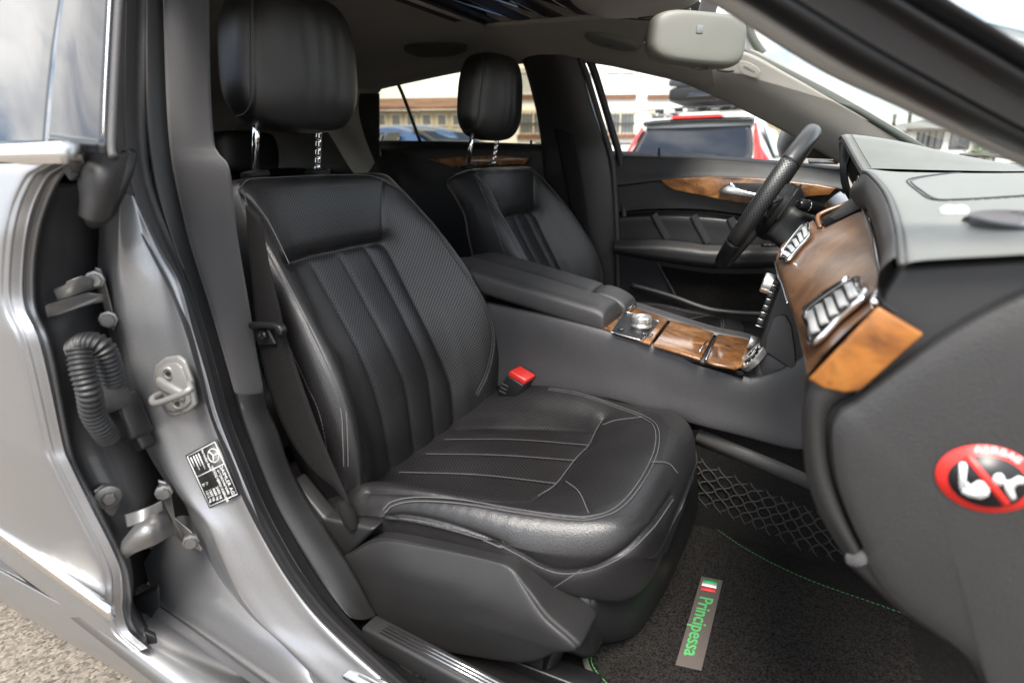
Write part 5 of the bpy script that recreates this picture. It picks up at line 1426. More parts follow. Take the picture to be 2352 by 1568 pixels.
box('sensor_window', mc-wv*.005+uv_*.012+nv_*.0315, (.012, .004, .013), mk('smoke lens', (.16, .17, .17), .2), mir, bevel=.0008, rot=Matrix((tuple(wv), tuple(nv_), tuple(uv_))).transposed())
for f in (.012, .062):
    c = mc+wv*f-uv_*.0485-uv_*.035*f+nv_*.004
    tube('mirror_button', [c-wv*.016+nv_*.006, c-nv_*.002-uv_*.001, c+wv*.016+nv_*.006], .0016, TRIM_F, mir, n=12, k=6)
tube('stem', [mc+uv_*.040+wv*.015, mc+uv_*.075+wv*.018+nv_*.004, mc+uv_*.13+wv*.02+nv_*.01], .016, TRIM_F, mir, n=12, k=14)
ovh = thing('overhead_console', (.45, .16, 1.34), 'grey overhead console with reading light switches below the front headliner', 'overhead console')
oc = Z(1462, -14, 1.330)
rows = []
for q, s in ((.012, 1.0), (.0, .99), (-.012, .93), (-.022, .80), (-.028, .6), (-.031, .3), (-.0315, .001)):
    rows.append([oc+P(.135*s*math.copysign(abs(math.cos(t))**.8, math.cos(t)), .125*s*math.copysign(abs(math.sin(t))**.8, math.sin(t)), q) for t in np.arange(36)*2*math.pi/36])
patch('cover', rows, mk('overhead console grey', (.34, .32, .29), .5, bump=.15, bscale=900), ovh, 24, 72, closed_v=True)
for k, (u, v, w) in enumerate([(1395, 22, .022), (1420, 30, .020), (1448, 36, .020), (1480, 36, .026), (1510, 36, .030), (1545, 33, .026), (1575, 26, .02)]):
    p = Z(u, v, 1.311); e = (p-oc); 
    box('switch', p, (w, .014, .010), TRIM_F if k % 2 else MIRR, ovh, bevel=.002, rot=Matrix.Rotation(math.radians(20), 3, 'X'))
tube('cover_groove', [Z(u, v, 1.316) for u, v in [(1345, 12), (1400, 36), (1460, 45), (1530, 45), (1590, 33)]], .0014, BLK, ovh, n=30, k=6)
vl_ = thing('vanity_lamp', Y(1408, 90, .50), 'oval vanity lamp with square switch on the headliner over the driver window', 'lamp')
vc = under_roof(1407, 92, .0)
_vp, _vn = onto(bvr, [(1407, 92), (1407.5, 92), (1408, 92)], 3)
rows = []
vn = _vn[0]/np.linalg.norm(_vn[0])
vx = under_roof(1478, 106, 0)-under_roof(1340, 78, 0); vx -= vn*(vx @ vn); vx /= np.linalg.norm(vx); vu = np.cross(vn, vx); vu = vu if vu[2] > 0 else -vu
for q, s in ((-.012, 1.0), (.0, .99), (.008, .93), (.012, .8), (.014, .5), (.0145, .001)):
    rows.append([vc+vx*.080*s*math.copysign(abs(math.cos(t))**.75, math.cos(t))+vu*.036*s*math.copysign(abs(math.sin(t))**1.0, math.sin(t))+vn*q for t in np.arange(36)*2*math.pi/36])
patch('cover', rows, MIRR, vl_, 20, 72, closed_v=True)
box('lamp_switch', vc+vn*.0135-vx*.004+vu*-.004, (.022, .003, .013), TRIM_F, vl_, bevel=.0015, rot=Matrix((tuple(vx), tuple(vn), tuple(vu))).transposed())
# ------------------------------------------------------------------ driver's door (far side)
dd = thing('driver_door', (.6, .72, .35), 'dark driver door card with walnut inlay and chrome handle across the cabin', 'car door')
def dl(pts, y): return [Y(u, v, y) for u, v in pts]
us = [0, .25, .5, .75, 1]
L0 = dl([(1395, 346), (1520, 351), (1650, 358), (1790, 369), (1940, 384)], .745)
L1 = dl([(1401, 357), (1520, 361), (1650, 367), (1790, 377), (1940, 392)], .722)
L1b = dl([(1402, 366), (1520, 370), (1650, 376), (1790, 386), (1940, 400)], .716)
L2 = dl([(1407, 427), (1503, 415), (1597, 408), (1748, 412), (1940, 436)], .700)
L2b = dl([(1408, 431), (1503, 419), (1597, 412), (1748, 416), (1940, 440)], .712)
L3 = dl([(1408, 488), (1487, 480), (1597, 479), (1693, 489), (1940, 520)], .722)
L4 = dl([(1408, 498), (1492, 494), (1583, 497), (1687, 506), (1940, 545)], .722)
L4b = dl([(1408, 502), (1492, 498), (1583, 501), (1687, 510), (1940, 550)], .708)
L5 = dl([(1411, 553), (1514, 553), (1569, 558), (1651, 567), (1940, 566)], .712)
L6 = dl([(1411, 553), (1514, 552), (1585, 558), (1651, 565), (1940, 563)], .690)
L6b = dl([(1411, 564), (1514, 566), (1585, 573), (1651, 578), (1940, 574)], .628)
L7 = dl([(1412, 578), (1500, 592), (1597, 606), (1679, 611), (1940, 603)], .640)
L7b = dl([(1412, 584), (1500, 598), (1597, 613), (1679, 618), (1940, 612)], .700)
L8 = dl([(1415, 640), (1500, 660), (1597, 680), (1679, 690), (1940, 700)], .712)
L9 = dl([(1420, 780), (1500, 800), (1597, 820), (1679, 830), (1940, 840)], .712)
def card(name, lines, mat, nv=12): return patch(name, np.swapaxes(np.array(lines), 0, 1), mat, dd, 60, nv)
card('belt_panel', [L0, L1, L1b, np.array(L1b)*.4+np.array(L2)*.6, L2, L2b], TRIM_L, 26)
card('upper_panel', [L2b, np.array(L2b)*.5+np.array(L3)*.5, L3], TRIM_L, 12)
card('shadow_groove', [L3, np.array(L3)*.5+np.array(L4)*.5+P(0, .02, 0), L4], BLK, 6)
card('pleated_panel', [L4, L4b, np.array(L4b)*.5+np.array(L5)*.5, L5], LEA_P, 18)
for a, b in (((1494, 497), (1526, 555)), ((1584, 500), (1618, 562)), ((1668, 506), (1700, 566))):
    p, q = Y(*a, .706), Y(*b, .709)
    o = sweep('pleat', [p, p*.5+q*.5, q], [(-.024, -.0006), (-.008, .0004), (.001, .0008), (.002, -.001)], LEA_P, dd, n=10, ref=(0, -1, 0), closed=False)
card('armrest', [L6, np.array(L6)*.6+np.array(L6b)*.4+P(0, 0, .008), L6b, np.array(L6b)*.5+np.array(L7)*.5+P(0, -.008, 0), L7, L7b], LEA_C, 30)
card('lower_panel', [L7b, L8, L9], TRIM_L, 16)
prism('map_pocket', dl([(1506, 599), (1552, 680), (1600, 698), (1640, 708), (1700, 714), (1790, 716), (1900, 712), (1900, 612), (1679, 618), (1597, 613)], .706), (0, -.004, 0), CARPET, dd, bevel=.002)
tube('pocket_lip', dl([(1450, 655), (1500, 668), (1552, 684), (1600, 702), (1640, 713), (1700, 719), (1790, 722), (1900, 720)], .69), .009, TRIM_L, dd, n=40, k=10)
tube('pocket_edge', dl([(1420, 580), (1500, 597), (1508, 602), (1530, 640), (1553, 682)], .70), .004, TRIM_L, dd, n=30, k=8)
prism('pocket_speaker', dl([(1752, 612), (1800, 608), (1800, 660), (1780, 680)], .698), (0, -.006, 0), TRIM_L, dd, bevel=.004)
inl = [(1517, 413), (1560, 409), (1620, 406), (1700, 407), (1780, 412), (1880, 424), (1920, 432), (1905, 448), (1850, 452), (1800, 470), (1760, 470), (1700, 466), (1640, 455), (1590, 445), (1550, 437), (1528, 424)]
wi = prism('walnut_inlay', dl(inl, .703), (0, -.009, 0), WOOD, dd, bevel=.0035, seg=3)
prism('handle_recess', dl([(1680, 420), (1760, 421), (1790, 430), (1780, 450), (1700, 444), (1676, 432)], .694), (0, -.002, 0), BLK, wi, bevel=.001)
hd = [(1651, 440), (1660, 430), (1680, 419), (1688, 424), (1692, 432), (1720, 440), (1740, 444), (1750, 448), (1748, 456), (1720, 453), (1690, 449), (1660, 446)]
prism('door_handle', dl(hd, .690), (0, -.012, 0), SATIN, wi, bevel=.004, seg=3)
for u in (1712, 1722, 1733, 1745): box('window_switch', Y(u+45, 563, .66), (.02, .022, .010), BLKG, dd, bevel=.003)
# bright end strip of the belt and the lock pin
prism('chrome_end', dl([(1391, 350), (1400, 346), (1404, 350), (1408, 425), (1402, 426), (1394, 368)], .716), (0, -.004, 0), CHROME, dd, bevel=.001)
lathe('lock_pin', [(.0045, 0), (.0045, .016), (.003, .019), (0, .019)], Y(1514, 354, .74), (0, 0, 1), BLK, dd, 14)
# side window and mirror triangle
patch('side_glass', [[Y(u, v, y) for u, v, y in r] for r in ([(1396, 350, .748), (1340, 180, .665), (1328, 132, .645)], [(1560, 354, .748), (1545, 230, .69), (1520, 170, .65)], [(1700, 362, .75), (1700, 300, .71), (1700, 248, .68)], [(1850, 375, .752), (1850, 350, .74), (1850, 328, .73)])], GLASS, dd, 16, 12)
prism('mirror_triangle', dl([(1858, 288), (1868, 284), (1945, 325), (1945, 368), (1850, 364), (1854, 330)], .735), (0, .012, 0), TRIM_L, dd, bevel=.003)
prism('triangle_tweeter', dl([(1856, 366), (1925, 368), (1925, 378), (1857, 376)], .728), (0, -.004, 0), SATIN, dd, bevel=.002)
em = thing('door_mirror', Y(1835, 320, .90), 'black exterior mirror housing outside the driver window', 'mirror')
patch('housing', [[Y(1806, 356, .93), Y(1800, 330, .95), Y(1812, 300, .95), Y(1845, 281, .93), Y(1866, 277, .90)], [Y(1815, 358, .86), Y(1812, 330, .86), Y(1822, 304, .86), Y(1848, 288, .86), Y(1868, 282, .86)], [Y(1846, 360, .84), Y(1850, 335, .83), Y(1855, 315, .83), Y(1864, 300, .83), Y(1872, 290, .83)]], BLK, em, 16, 24, solid=.02)

# ------------------------------------------------------------------ far rear door, rear bench, boot
rd = thing('far_rear_door', (-.4, .70, .35), 'dark rear door card with tinted window behind the driver seat', 'car door')
card2 = [[Y(840, 322, .74), Y(1050, 325, .745), Y(1260, 332, .75)], [Y(840, 332, .712), Y(1050, 334, .715), Y(1260, 340, .72)], [Y(840, 420, .69), Y(1050, 420, .70), Y(1260, 420, .71)], [Y(840, 900, .69), Y(1050, 900, .70), Y(1260, 900, .71)]]
patch('door_card', np.swapaxes(np.array(card2), 0, 1), TRIM, rd, 20, 26)
prism('walnut_inlay', [Y(u, v, .692) for u, v in [(985, 366), (1060, 360), (1140, 358), (1216, 364), (1205, 378), (1120, 382), (1040, 384)]], (0, -.01, 0), WOOD, rd, bevel=.003)
patch('rear_glass', [[Y(838, 326, .75), Y(846, 250, .70), Y(862, 190, .655)], [Y(1000, 328, .75), Y(1000, 240, .70), Y(1000, 155, .655)], [Y(1130, 330, .75), Y(1125, 230, .69), Y(1120, 138, .64)], [Y(1262, 334, .75), Y(1240, 230, .69), Y(1215, 122, .63)]], GLASS_T, rd, 16, 12)
lathe('lock_pin', [(.0045, 0), (.0045, .014), (.003, .017), (0, .017)], Y(1220, 334, .735), (0, 0, 1), BLK, rd, 12)
tube('belt_trim', [Y(840, 326, .742), Y(1050, 328, .745), Y(1250, 334, .75)], .004, SATIN, rd, n=12, k=8)
rb_ = thing('rear_bench', (-.75, 0, .35), 'black leather rear bench in the dark behind the front seats', 'car seat')
def bench(y0, y1):
    rows = []
    for t, c, w in ((0, 0, 1), (.1, .02, 1), (.3, .02, 1), (.45, .0, .98), (.54, -.03, .94), (.57, -.08, .9)):
        rows.append([P(-.70-.33*t+cc*1.0+c, y0*(1-f)+y1*f if w == 1 else (y0+y1)/2+(f-.5)*(y1-y0)*w, .46+.93*t) for f, cc in ((0, -.10), (.02, 0), (.12, .03), (.25, .02), (.5, .0), (.75, .02), (.88, .03), (.98, 0), (1, -.10))])
    return rows
for y0, y1 in ((-.62, -.02), (.02, .62)):
    patch('backrest', bench(y0, y1), LEA_P, rb_, 40, 50)
    cyy = (y0+y1)/2
    rows = [[P(-.93+.045*s*math.copysign(abs(math.cos(t))**.6, math.cos(t)), cyy+.13*s*math.copysign(abs(math.sin(t))**.6, math.sin(t)), z) for t in np.arange(20)*2*math.pi/20] for z, s in ((.985, .5), (.99, .9), (1.03, 1), (1.08, .98), (1.11, .85), (1.12, .4))]
    patch('headrest', rows, LEA_P, rb_, 20, 40, closed_v=True, cap=True)
patch('cushion', [[P(x, y, z) for y in (-.62, -.4, 0, .4, .62)] for x, z in ((-.75, .45), (-.55, .46), (-.30, .48), (-.22, .46), (-.20, .34))], LEA_P, rb_, 20, 20)
# closing panels behind: load cover, side panels, tailgate
box('load_cover', (-1.45, 0, .93), (.9, 1.25, .02), TRIM, body, bevel=.004)
box('tailgate_panel', (-1.95, 0, .70), (.04, 1.35, .60), TRIM, body, bevel=.01)
box('boot_floor', (-1.4, 0, .42), (1.1, 1.3, .03), CARPET, body, bevel=.004)
patch('rear_inner_panel', [[P(x, y, z) for z, y in ((.30, -.70), (.6, -.70), (.90, -.69), (.985, -.70))] for x in (.06, -.3, -.9, -1.3)], TRIM, body, 10, 10)
patch('rear_quarter_panel', [[P(x, y, z) for z, y in ((.30, -.68), (.7, -.69), (1.0, -.68), (zt_, -.60))] for x, zt_ in ((-1.0, 1.2), (-1.3, 1.15), (-1.95, .95))], HEAD, body, 14, 14)
patch('far_quarter_panel', [[P(x, y, z) for z, y in ((.30, .68), (.7, .69), (1.0, .68), (zt_, .60))] for x, zt_ in ((-.95, 1.235), (-1.3, 1.15), (-1.95, .95))], HEAD, body, 14, 14)

# ------------------------------------------------------------------ seat belts and buckle
WEB = mk('black belt webbing', (.0065, .0058, .0056), .85, bump=.6, bscale=500, spec=.2)
sb = thing('passenger_seat_belt', Y(700, 1000, -.65), 'black webbing seat belt hanging beside the passenger seat', 'seat belt')
wl1 = [(566, 470), (572, 560), (582, 660), (590, 740), (604, 830), (628, 920), (668, 1010), (718, 1080), (768, 1120), (796, 1158)]
wr1 = [(600, 500), (622, 620), (642, 700), (656, 764), (684, 850), (712, 930), (742, 1010), (768, 1072), (790, 1120), (806, 1162)]
patch('webbing', [[Y(*a, -.652), (Y(*a, -.655)+Y(*b, -.655))/2, Y(*b, -.652)] for a, b in zip(wl1, wr1)], WEB, sb, 60, 8, solid=.0015)
gd = [(583, 738), (600, 736), (640, 738), (656, 744), (662, 756), (660, 768), (650, 766), (644, 752), (620, 750), (586, 752)]
prism('belt_guide', [Y(u, v, -.660) for u, v in gd], (0, -.012, 0), BLK, sb, bevel=.003, seg=3)
prism('guide_body', [Y(u, v, -.656) for u, v in [(584, 752), (622, 752), (640, 790), (600, 792)]], (0, -.006, 0), BLK, sb, bevel=.003)
lathe('guide_bolt', [(.0075, 0), (.0075, .004), (.005, .0055), (.004, .003), (0, .003)], Y(607, 768, -.663), (0, -1, 0), BLKG, sb, 16)
lathe('anchor_boot', [(.008, 0), (.011, .01), (.012, .03), (.008, .045), (0, .046)], Y(812, 1212, -.655), (-.35, 0, .9), WEB, sb, 18)
db = thing('driver_seat_belt', Y(1270, 300, .66), 'black seat belt webbing on the far door pillar', 'seat belt')
patch('webbing', [[Y(u, v, .645), Y(u+w/2, v, .642), Y(u+w, v, .645)] for u, v, w in ((1255, 205, 44), (1268, 270, 42), (1282, 340, 40), (1300, 430, 36), (1322, 540, 30), (1340, 640, 24))], WEB, db, 30, 6, solid=.0015)
prism('belt_guide', [Y(u, v, .64) for u, v in [(1246, 228), (1262, 222), (1300, 218), (1306, 236), (1300, 250), (1252, 252)]], (0, -.012, 0), BLK, db, bevel=.004)
bk = thing('belt_buckle', Y(1165, 915, -.165), 'black belt buckle with red release button beside the passenger cushion', 'buckle')
yb_ = -.172
bq = [(1163, 864), (1168, 864), (1202, 886), (1184, 916), (1166, 920), (1142, 908), (1141, 900)]
prism('housing', [Y(u, v, yb_) for u, v in bq], (.012, .026, .006), BLK, bk, bevel=.003, seg=3)
prism('release_button', [Y(u, v, yb_-.0005) for u, v in [(1165, 863), (1171, 851), (1208, 874), (1203, 885)]], (.012, .026, .006), RED, bk, bevel=.0025)
for k in range(3):
    c = Y(1160-k*3, 884+k*8, yb_-.0006)
    boxes('embossed_mark', [(c, ((Y(1180, 894, yb_)-Y(1160, 884, yb_))*.35, P(0, .0006, 0), P(0, 0, .0012)))], TRIM_F, bk)
sweep('buckle_stalk', [Y(1150, 905, -.16), Y(1135, 930, -.158), Y(1120, 960, -.155)], [(-.012, -.004), (.012, -.004), (.012, .004), (-.012, .004)], BLK, bk, n=10, ref=(0, -1, .1))
box('floor_bracket', Y(1110, 925, -.15), (.07, .02, .03), TRIM, bk, bevel=.006)
# ------------------------------------------------------------------ the street beyond
FH = P(-math.sin(YAW), math.cos(YAW), 0); RH = P(math.cos(YAW), math.sin(YAW), 0); ZV = P(0, 0, 1)
def D(u, v, d):                      # picture point at a distance d along the level viewing direction
    r = ray(u, v); return CAM + r*(d/(r @ FH))
WALL_W = mk('white rendered wall', (.74, .73, .70), .9, bump=.3, bscale=6, var=.07, vscale=.6)
WALL_Y = mk('cream rendered wall', (.50, .44, .31), .9, bump=.3, bscale=6, var=.08, vscale=.5)
ROOF_R = mk('rusty sheet roof', (.22, .125, .085), .8, var=.35, vscale=.5, bump=.3, bscale=4)
ROOF_G = mk('grey roof sheet', (.11, .115, .105), .75, var=.12, vscale=.7, bump=.2, bscale=5)
PANE = mk('window pane', (.10, .11, .12), .06, spec=.8, var=.3, vscale=.8)
PANE_C = mk('curtained pane', (.42, .43, .43), .25, var=.15, vscale=1.5)
FRAME_W = mk('white window frame', (.62, .62, .60), .5)
BRICK = mk('brown brick sill', (.16, .075, .045), .85, var=.3, vscale=8)
STONE = mk('sandstone lintel', (.55, .49, .39), .9, var=.15, vscale=3)
GRILL = mk('dark window bars', (.045, .040, .036), .6)
def wall_box(name, a, b, h0, h1, depth, nrm_, mat, parent):
    """upright slab between ground points a, b"""
    return prism(name, [P(*a[:2], h0), P(*b[:2], h0), P(*b[:2], h1), P(*a[:2], h1)], tuple(np.asarray(nrm_)*depth), mat, parent, bevel=0, smooth=False)
def window(bld, c, r, n, w, h, pane, frame=FRAME_W, sill=None, lintel=None, mull=1, bars=False):
    u = ZV
    def q(x, z, d): return c+r*x+u*z-n*d
    def rect(nm, x0, x1, z0, z1, d0, d1, m, par): return prism(nm, [q(x0, z0, d0), q(x1, z0, d0), q(x1, z1, d0), q(x0, z1, d0)], tuple(-n*(d1-d0)), m, par, bevel=0, smooth=False)
    win = rect('window', -w/2, w/2, -h/2, h/2, .01, .03, pane, bld)
    t = .09
    for nm, x0, x1, z0, z1 in (('frame', -w/2, w/2, h/2-t, h/2), ('frame', -w/2, w/2, -h/2, -h/2+t), ('frame', -w/2, -w/2+t, -h/2+t, h/2-t), ('frame', w/2-t, w/2, -h/2+t, h/2-t)):
        rect(nm, x0, x1, z0, z1, .03, .09, frame, win)
    for k in range(mull):
        x = (k+1)/(mull+1)*w-w/2; rect('mullion', x-.05, x+.05, -h/2+t, h/2-t, .03, .08, frame, win)
    if sill: rect('sill', -w/2-.12, w/2+.12, -h/2-.26, -h/2, .0, .16, sill, win)
    if lintel: rect('lintel', -w/2-.15, w/2+.15, h/2, h/2+.16, .0, .10, lintel, win)
    if bars:
        for k in range(8):
            x = (k+.5)/8*w-w/2; rect('bar', x-.025, x+.025, -h/2, h/2, .10, .14, GRILL, win)
        rect('bar', -w/2, w/2, -.04, .04, .10, .15, GRILL, win)
    return win
# white block behind the parked car
DB = 40.0
wbld = thing('white_building', D(1500, 340, DB)*[1, 1, 0], 'white rendered building with brick window sills behind the parked estate car', 'building')
pa, pb = D(1100, 300, DB), D(1740, 300, DB)
wall_box('wall', pa, pb, 0, 11.5, 12, FH, WALL_W, wbld)
top_z = 11.5
prism('roof', [P(*pa[:2], top_z)-RH*.5-FH*.6, P(*pb[:2], top_z)+RH*.4-FH*.6, P(*pb[:2], top_z+2.5)+FH*6, P(*pa[:2], top_z+2.5)+FH*6], (0, 0, .25), ROOF_G, wbld, bevel=0, smooth=False)
for u in (1225, 1328, 1424, 1526, 1632, 1716):
    window(wbld, D(u, 191, DB), RH, FH, 1.85, 1.35, PANE_C if u != 1328 else PANE, sill=BRICK, lintel=STONE)
    window(wbld, D(u, 284, DB), RH, FH, 1.85, 1.30, PANE, frame=STONE, sill=BRICK, lintel=STONE, bars=True)
prism('plinth', [P(*pa[:2], 0)-FH*.3, P(*pb[:2], 0)-FH*.3, P(*pb[:2], 1.1)-FH*.3, P(*pa[:2], 1.1)-FH*.3], tuple(FH*.25), WALL_W, wbld, bevel=0, smooth=False)
# its lower wing running away to the right, slatted front
wing = thing('side_wing', D(1790, 340, 44)*[1, 1, 0], 'pale wing with upright slats running away behind the estate car', 'building')
ga, gb_ = D(1742, 300, 38), D(1812, 300, 66)
gd_ = (gb_-ga)*[1, 1, 0]; gl = np.linalg.norm(gd_); gd_ /= gl; gn = np.cross(ZV, gd_)
wall_box('wall', ga, gb_, 0, 6.6, 5, gn, WALL_W, wing)
for k in range(16):
    c = ga*[1, 1, 0]+gd_*(gl*(k+.5)/16)
    prism('slat', [c-gn*.05+ZV*1.6, c+gd_*.5-gn*.05+ZV*1.6, c+gd_*.5-gn*.05+ZV*6.2, c-gn*.05+ZV*6.2], tuple(-gn*.2), WALL_Y, wing, bevel=0, smooth=False)
for z in (2.9, 5.0): prism('slat_rail', [ga*[1, 1, 0]-gn*.3+ZV*z, gb_*[1, 1, 0]-gn*.3+ZV*z, gb_*[1, 1, 0]-gn*.3+ZV*(z+.2), ga*[1, 1, 0]-gn*.3+ZV*(z+.2)], tuple(-gn*.1), STONE, wing, bevel=0, smooth=False)
# gable eave seen above the mirror
ev = thing('eave_canopy', D(1740, 340, 32)*[1, 1, 0], 'dark curved roof eave high above the windscreen pillar', 'roof')
tube('eave_edge', [D(1716, 40, 32), D(1722, 72, 32), D(1734, 98, 32), D(1752, 124, 32)], .22, ROOF_G, ev, n=20, k=8)
prism('gable_wall', [D(1716, 60, 32.4), D(1724, 78, 32.4), D(1736, 102, 32.4), D(1746, 122, 32.4), D(1746, 345, 32.4), D(1712, 345, 32.4), D(1712, 40, 32.4)], tuple(FH*4), WALL_W, ev, bevel=0, smooth=False)

# long cream building seen through the tinted rear window
DY = 52.0
yb2 = thing('cream_building', D(980, 330, DY)*[1, 1, 0], 'long cream building with rusty roof seen through the far rear window', 'building')
qa, qb = D(640, 300, DY), D(1095, 300, DY)
hy = D(980, 253, DY)[2]
wall_box('wall', qa, qb, 0, hy, 10, FH, WALL_Y, yb2)
prism('roof', [P(*qa[:2], hy)-FH*.5, P(*qb[:2], hy)-FH*.5, P(*qb[:2], D(1000, 232, DY)[2]+.5)+FH*5, P(*qa[:2], D(1000, 232, DY)[2]+.5)+FH*5], (0, 0, .2), ROOF_R, yb2, bevel=0, smooth=False)
for k in range(12):
    window(yb2, D(700+k*35, 276, DY), RH, FH, .85, .95, PANE, mull=0)
# house through the windscreen
DH = 62.0
hs2 = thing('hipped_house', D(2230, 350, DH)*[1, 1, 0], 'white two-storey house with grey hipped roof beyond the windscreen', 'house')
ha, hb = D(2085, 330, DH), D(2420, 330, DH)
hw = D(2230, 297, DH)[2]
wall_box('wall', ha, hb, 0, hw, 11, FH, WALL_W, hs2)
e0, e1 = P(*ha[:2], hw-.1)-RH*.9-FH*.8, P(*hb[:2], hw-.1)+RH*.9-FH*.8
r0, r1 = D(2180, 263, DH+5), D(2350, 263, DH+5)
bmh = bmesh.new()
V_ = [bmh.verts.new(tuple(p)) for p in (e0, e1, e1+FH*12.6, e0+FH*12.6, r0, r1)]
for f in ((0, 1, 5, 4), (1, 2, 5), (2, 3, 4, 5), (3, 0, 4), (0, 3, 2, 1)): bmh.faces.new([V_[i] for i in f])
me = bpy.data.meshes.new('roof'); bmh.to_mesh(me); bmh.free()
rf = link('roof', me, ROOF_G, hs2, smooth=False)
for (u0, v0, u1, v1, d) in ((2180, 248, 2252, 266, 4), (2258, 242, 2288, 280, 3), (2326, 251, 2358, 268, 4)):
    prism('chimney', [D(u0, v1, DH+d), D(u1, v1, DH+d), D(u1, v0, DH+d), D(u0, v0, DH+d)], tuple(FH*1.2), GRILL if u0 == 2258 else ROOF_G, rf, bevel=0, smooth=False)
for u, v0, v1 in ((2052, 290, 262), (2088, 283, 255)):
    tube('vent_pipe', [D(u, v0, DH+2), D(u+4, v1, DH+2)], .18, GRILL, rf, n=2, k=8, smooth_path=False)
prism('gutter', [e0+ZV*-.05-FH*.05, e1+ZV*-.05-FH*.05, e1+ZV*.22-FH*.05, e0+ZV*.22-FH*.05], tuple(-FH*.25), GRILL, hs2, bevel=0, smooth=False)
for u, w in ((2120, 1.3), (2148, 1.5), (2205, 2.0), (2330, 2.2)):
    window(hs2, D(u, 319, DH), RH, FH, w, 2.0, PANE, frame=GRILL if u != 2330 else FRAME_W)
# recessed loggia with plants
prism('loggia', [D(2236, 300, DH-.05), D(2290, 300, DH-.05), D(2290, 352, DH-.05), D(2236, 352, DH-.05)], tuple(-FH*.12), WALL_Y, hs2, bevel=0, smooth=False)
window(hs2, D(2264, 324, DH-.2), RH, FH, 1.7, 2.0, PANE, frame=GRILL)
tube('downpipe', [D(2302, 298, DH-.2), D(2302, 360, DH-.2)], .09, GRILL, hs2, n=2, k=8, smooth_path=False)
def bush(name, c, rad, n, label, leafm):
    b = thing(name, c*[1, 1, 0], label, 'shrub')
    V = []; F = []
    for _ in range(n):
        d = rng.normal(size=3); d /= np.linalg.norm(d); p = c+d*rad*(rng.uniform(.3, 1)**.5)
        a = rng.normal(size=3); a /= np.linalg.norm(a); e = np.cross(a, rng.normal(size=3)); e /= np.linalg.norm(e); s = rad.mean()*.12
        k = len(V); V += [tuple(p-a*s), tuple(p+e*s*.5), tuple(p+a*s), tuple(p-e*s*.5)]; F.append((k, k+1, k+2, k+3))
    me = bpy.data.meshes.new('foliage'); me.from_pydata(V, [], F); me.update()
    link('foliage', me, leafm, b, smooth=False)
    tube('trunk', [c*[1, 1, 0], c], .05, BRICK, b, n=4, k=6)
LEAF = mk('green leaves', (.07, .11, .035), .6, var=.4, vscale=4)
bush('garden_shrub', D(2268, 340, DH-1.5), P(1.3, 1.3, .9), 500, 'green shrub under the house loggia beyond the windscreen', LEAF)
bush('garden_shrub', D(2240, 366, 40), P(1.0, 1.0, .7), 400, 'low green shrub behind the guard rail beyond the windscreen', LEAF)
# guard rail and parked white van roofline in front of the house
gr = thing('guard_rail', D(2290, 370, 24)*[1, 1, 0], 'dark horizontal guard rail in front of the hipped house', 'railing')
ra, rb2 = D(2205, 356, 22), D(2420, 362, 24)
for dz in (0, -.32): tube('rail', [ra+ZV*dz, rb2+ZV*dz], .075, GRILL, gr, n=2, k=8, smooth_path=False)
for f in (.05, .35, .65, .95):
    p = ra*(1-f)+rb2*f; tube('post', [p*[1, 1, 0], p], .06, GRILL, gr, n=2, k=8, smooth_path=False)
gr2 = thing('street_railing', D(1380, 330, 24)*[1, 1, 0], 'grey street railing in front of the white building', 'railing')
ra, rb2 = D(1230, 330, 24), D(1820, 330, 24)
tube('rail', [ra, rb2], .06, ROOF_G, gr2, n=2, k=8, smooth_path=False)
for f in np.linspace(0, 1, 8):
    p = ra*(1-f)+rb2*f; tube('post', [p*[1, 1, 0], p], .045, ROOF_G, gr2, n=2, k=8, smooth_path=False)

# ------------------------------------------------------------------ parked cars
CARW = mk('white car paint', (.74, .74, .73), .22, coat=.8, var=.01)
CARB = mk('blue car paint', (.03, .10, .30), .25, coat=.8, var=.03)
RLIGHT = mk('red lamp lens', (.65, .018, .012), .15, coat=.8)
def frame_fn(o, fwd):
    fwd = fwd/np.linalg.norm(fwd); rt_ = P(fwd[1], -fwd[0], 0)
    return lambda x, y, z: o + rt_*x + fwd*y + ZV*z
def car_body(name, parent, W, mat, secs):
    """secs: y, zlow, zbelt, zroof, half width low, belt, roof"""
    rows = []
    for y, z0, z1, z2, w0, w1, w2 in secs:
        half = [(0, z2+.015), (w2*.6, z2), (w2*.93, z2-.035), (w2+.02, z2-.09 if z2-z1 > .15 else z2-.02), (w1, z1), (w1+.015, z1-.12), (w0, (z0+z1)/2-.1), (w0-.02, z0+.08), (w0-.12, z0), (0, z0)]
        rows.append([W(x, y, z) for x, z in half]+[W(-x, y, z) for x, z in half[-2:0:-1]])
    return patch(name, rows, mat, parent, 80, 72, closed_v=True, cap=True)
def wheel(W, parent, x, y, r=.34):
    c = W(x, y, r); ax = W(1, 0, 0)-W(0, 0, 0)
    lathe('wheel', [(0, -.10), (r*.62, -.10), (r*.66, -.11), (r, -.09), (r, .09), (r*.66, .11), (r*.62, .10), (0, .06)], c, tuple(ax), RUB, parent, 28)
    lathe('rim', [(0, .02), (r*.6, .09), (r*.62, .113), (r*.2, .115), (0, .115)], c*1.0, tuple(ax*(1 if x > 0 else -1)), SATIN, parent, 20)
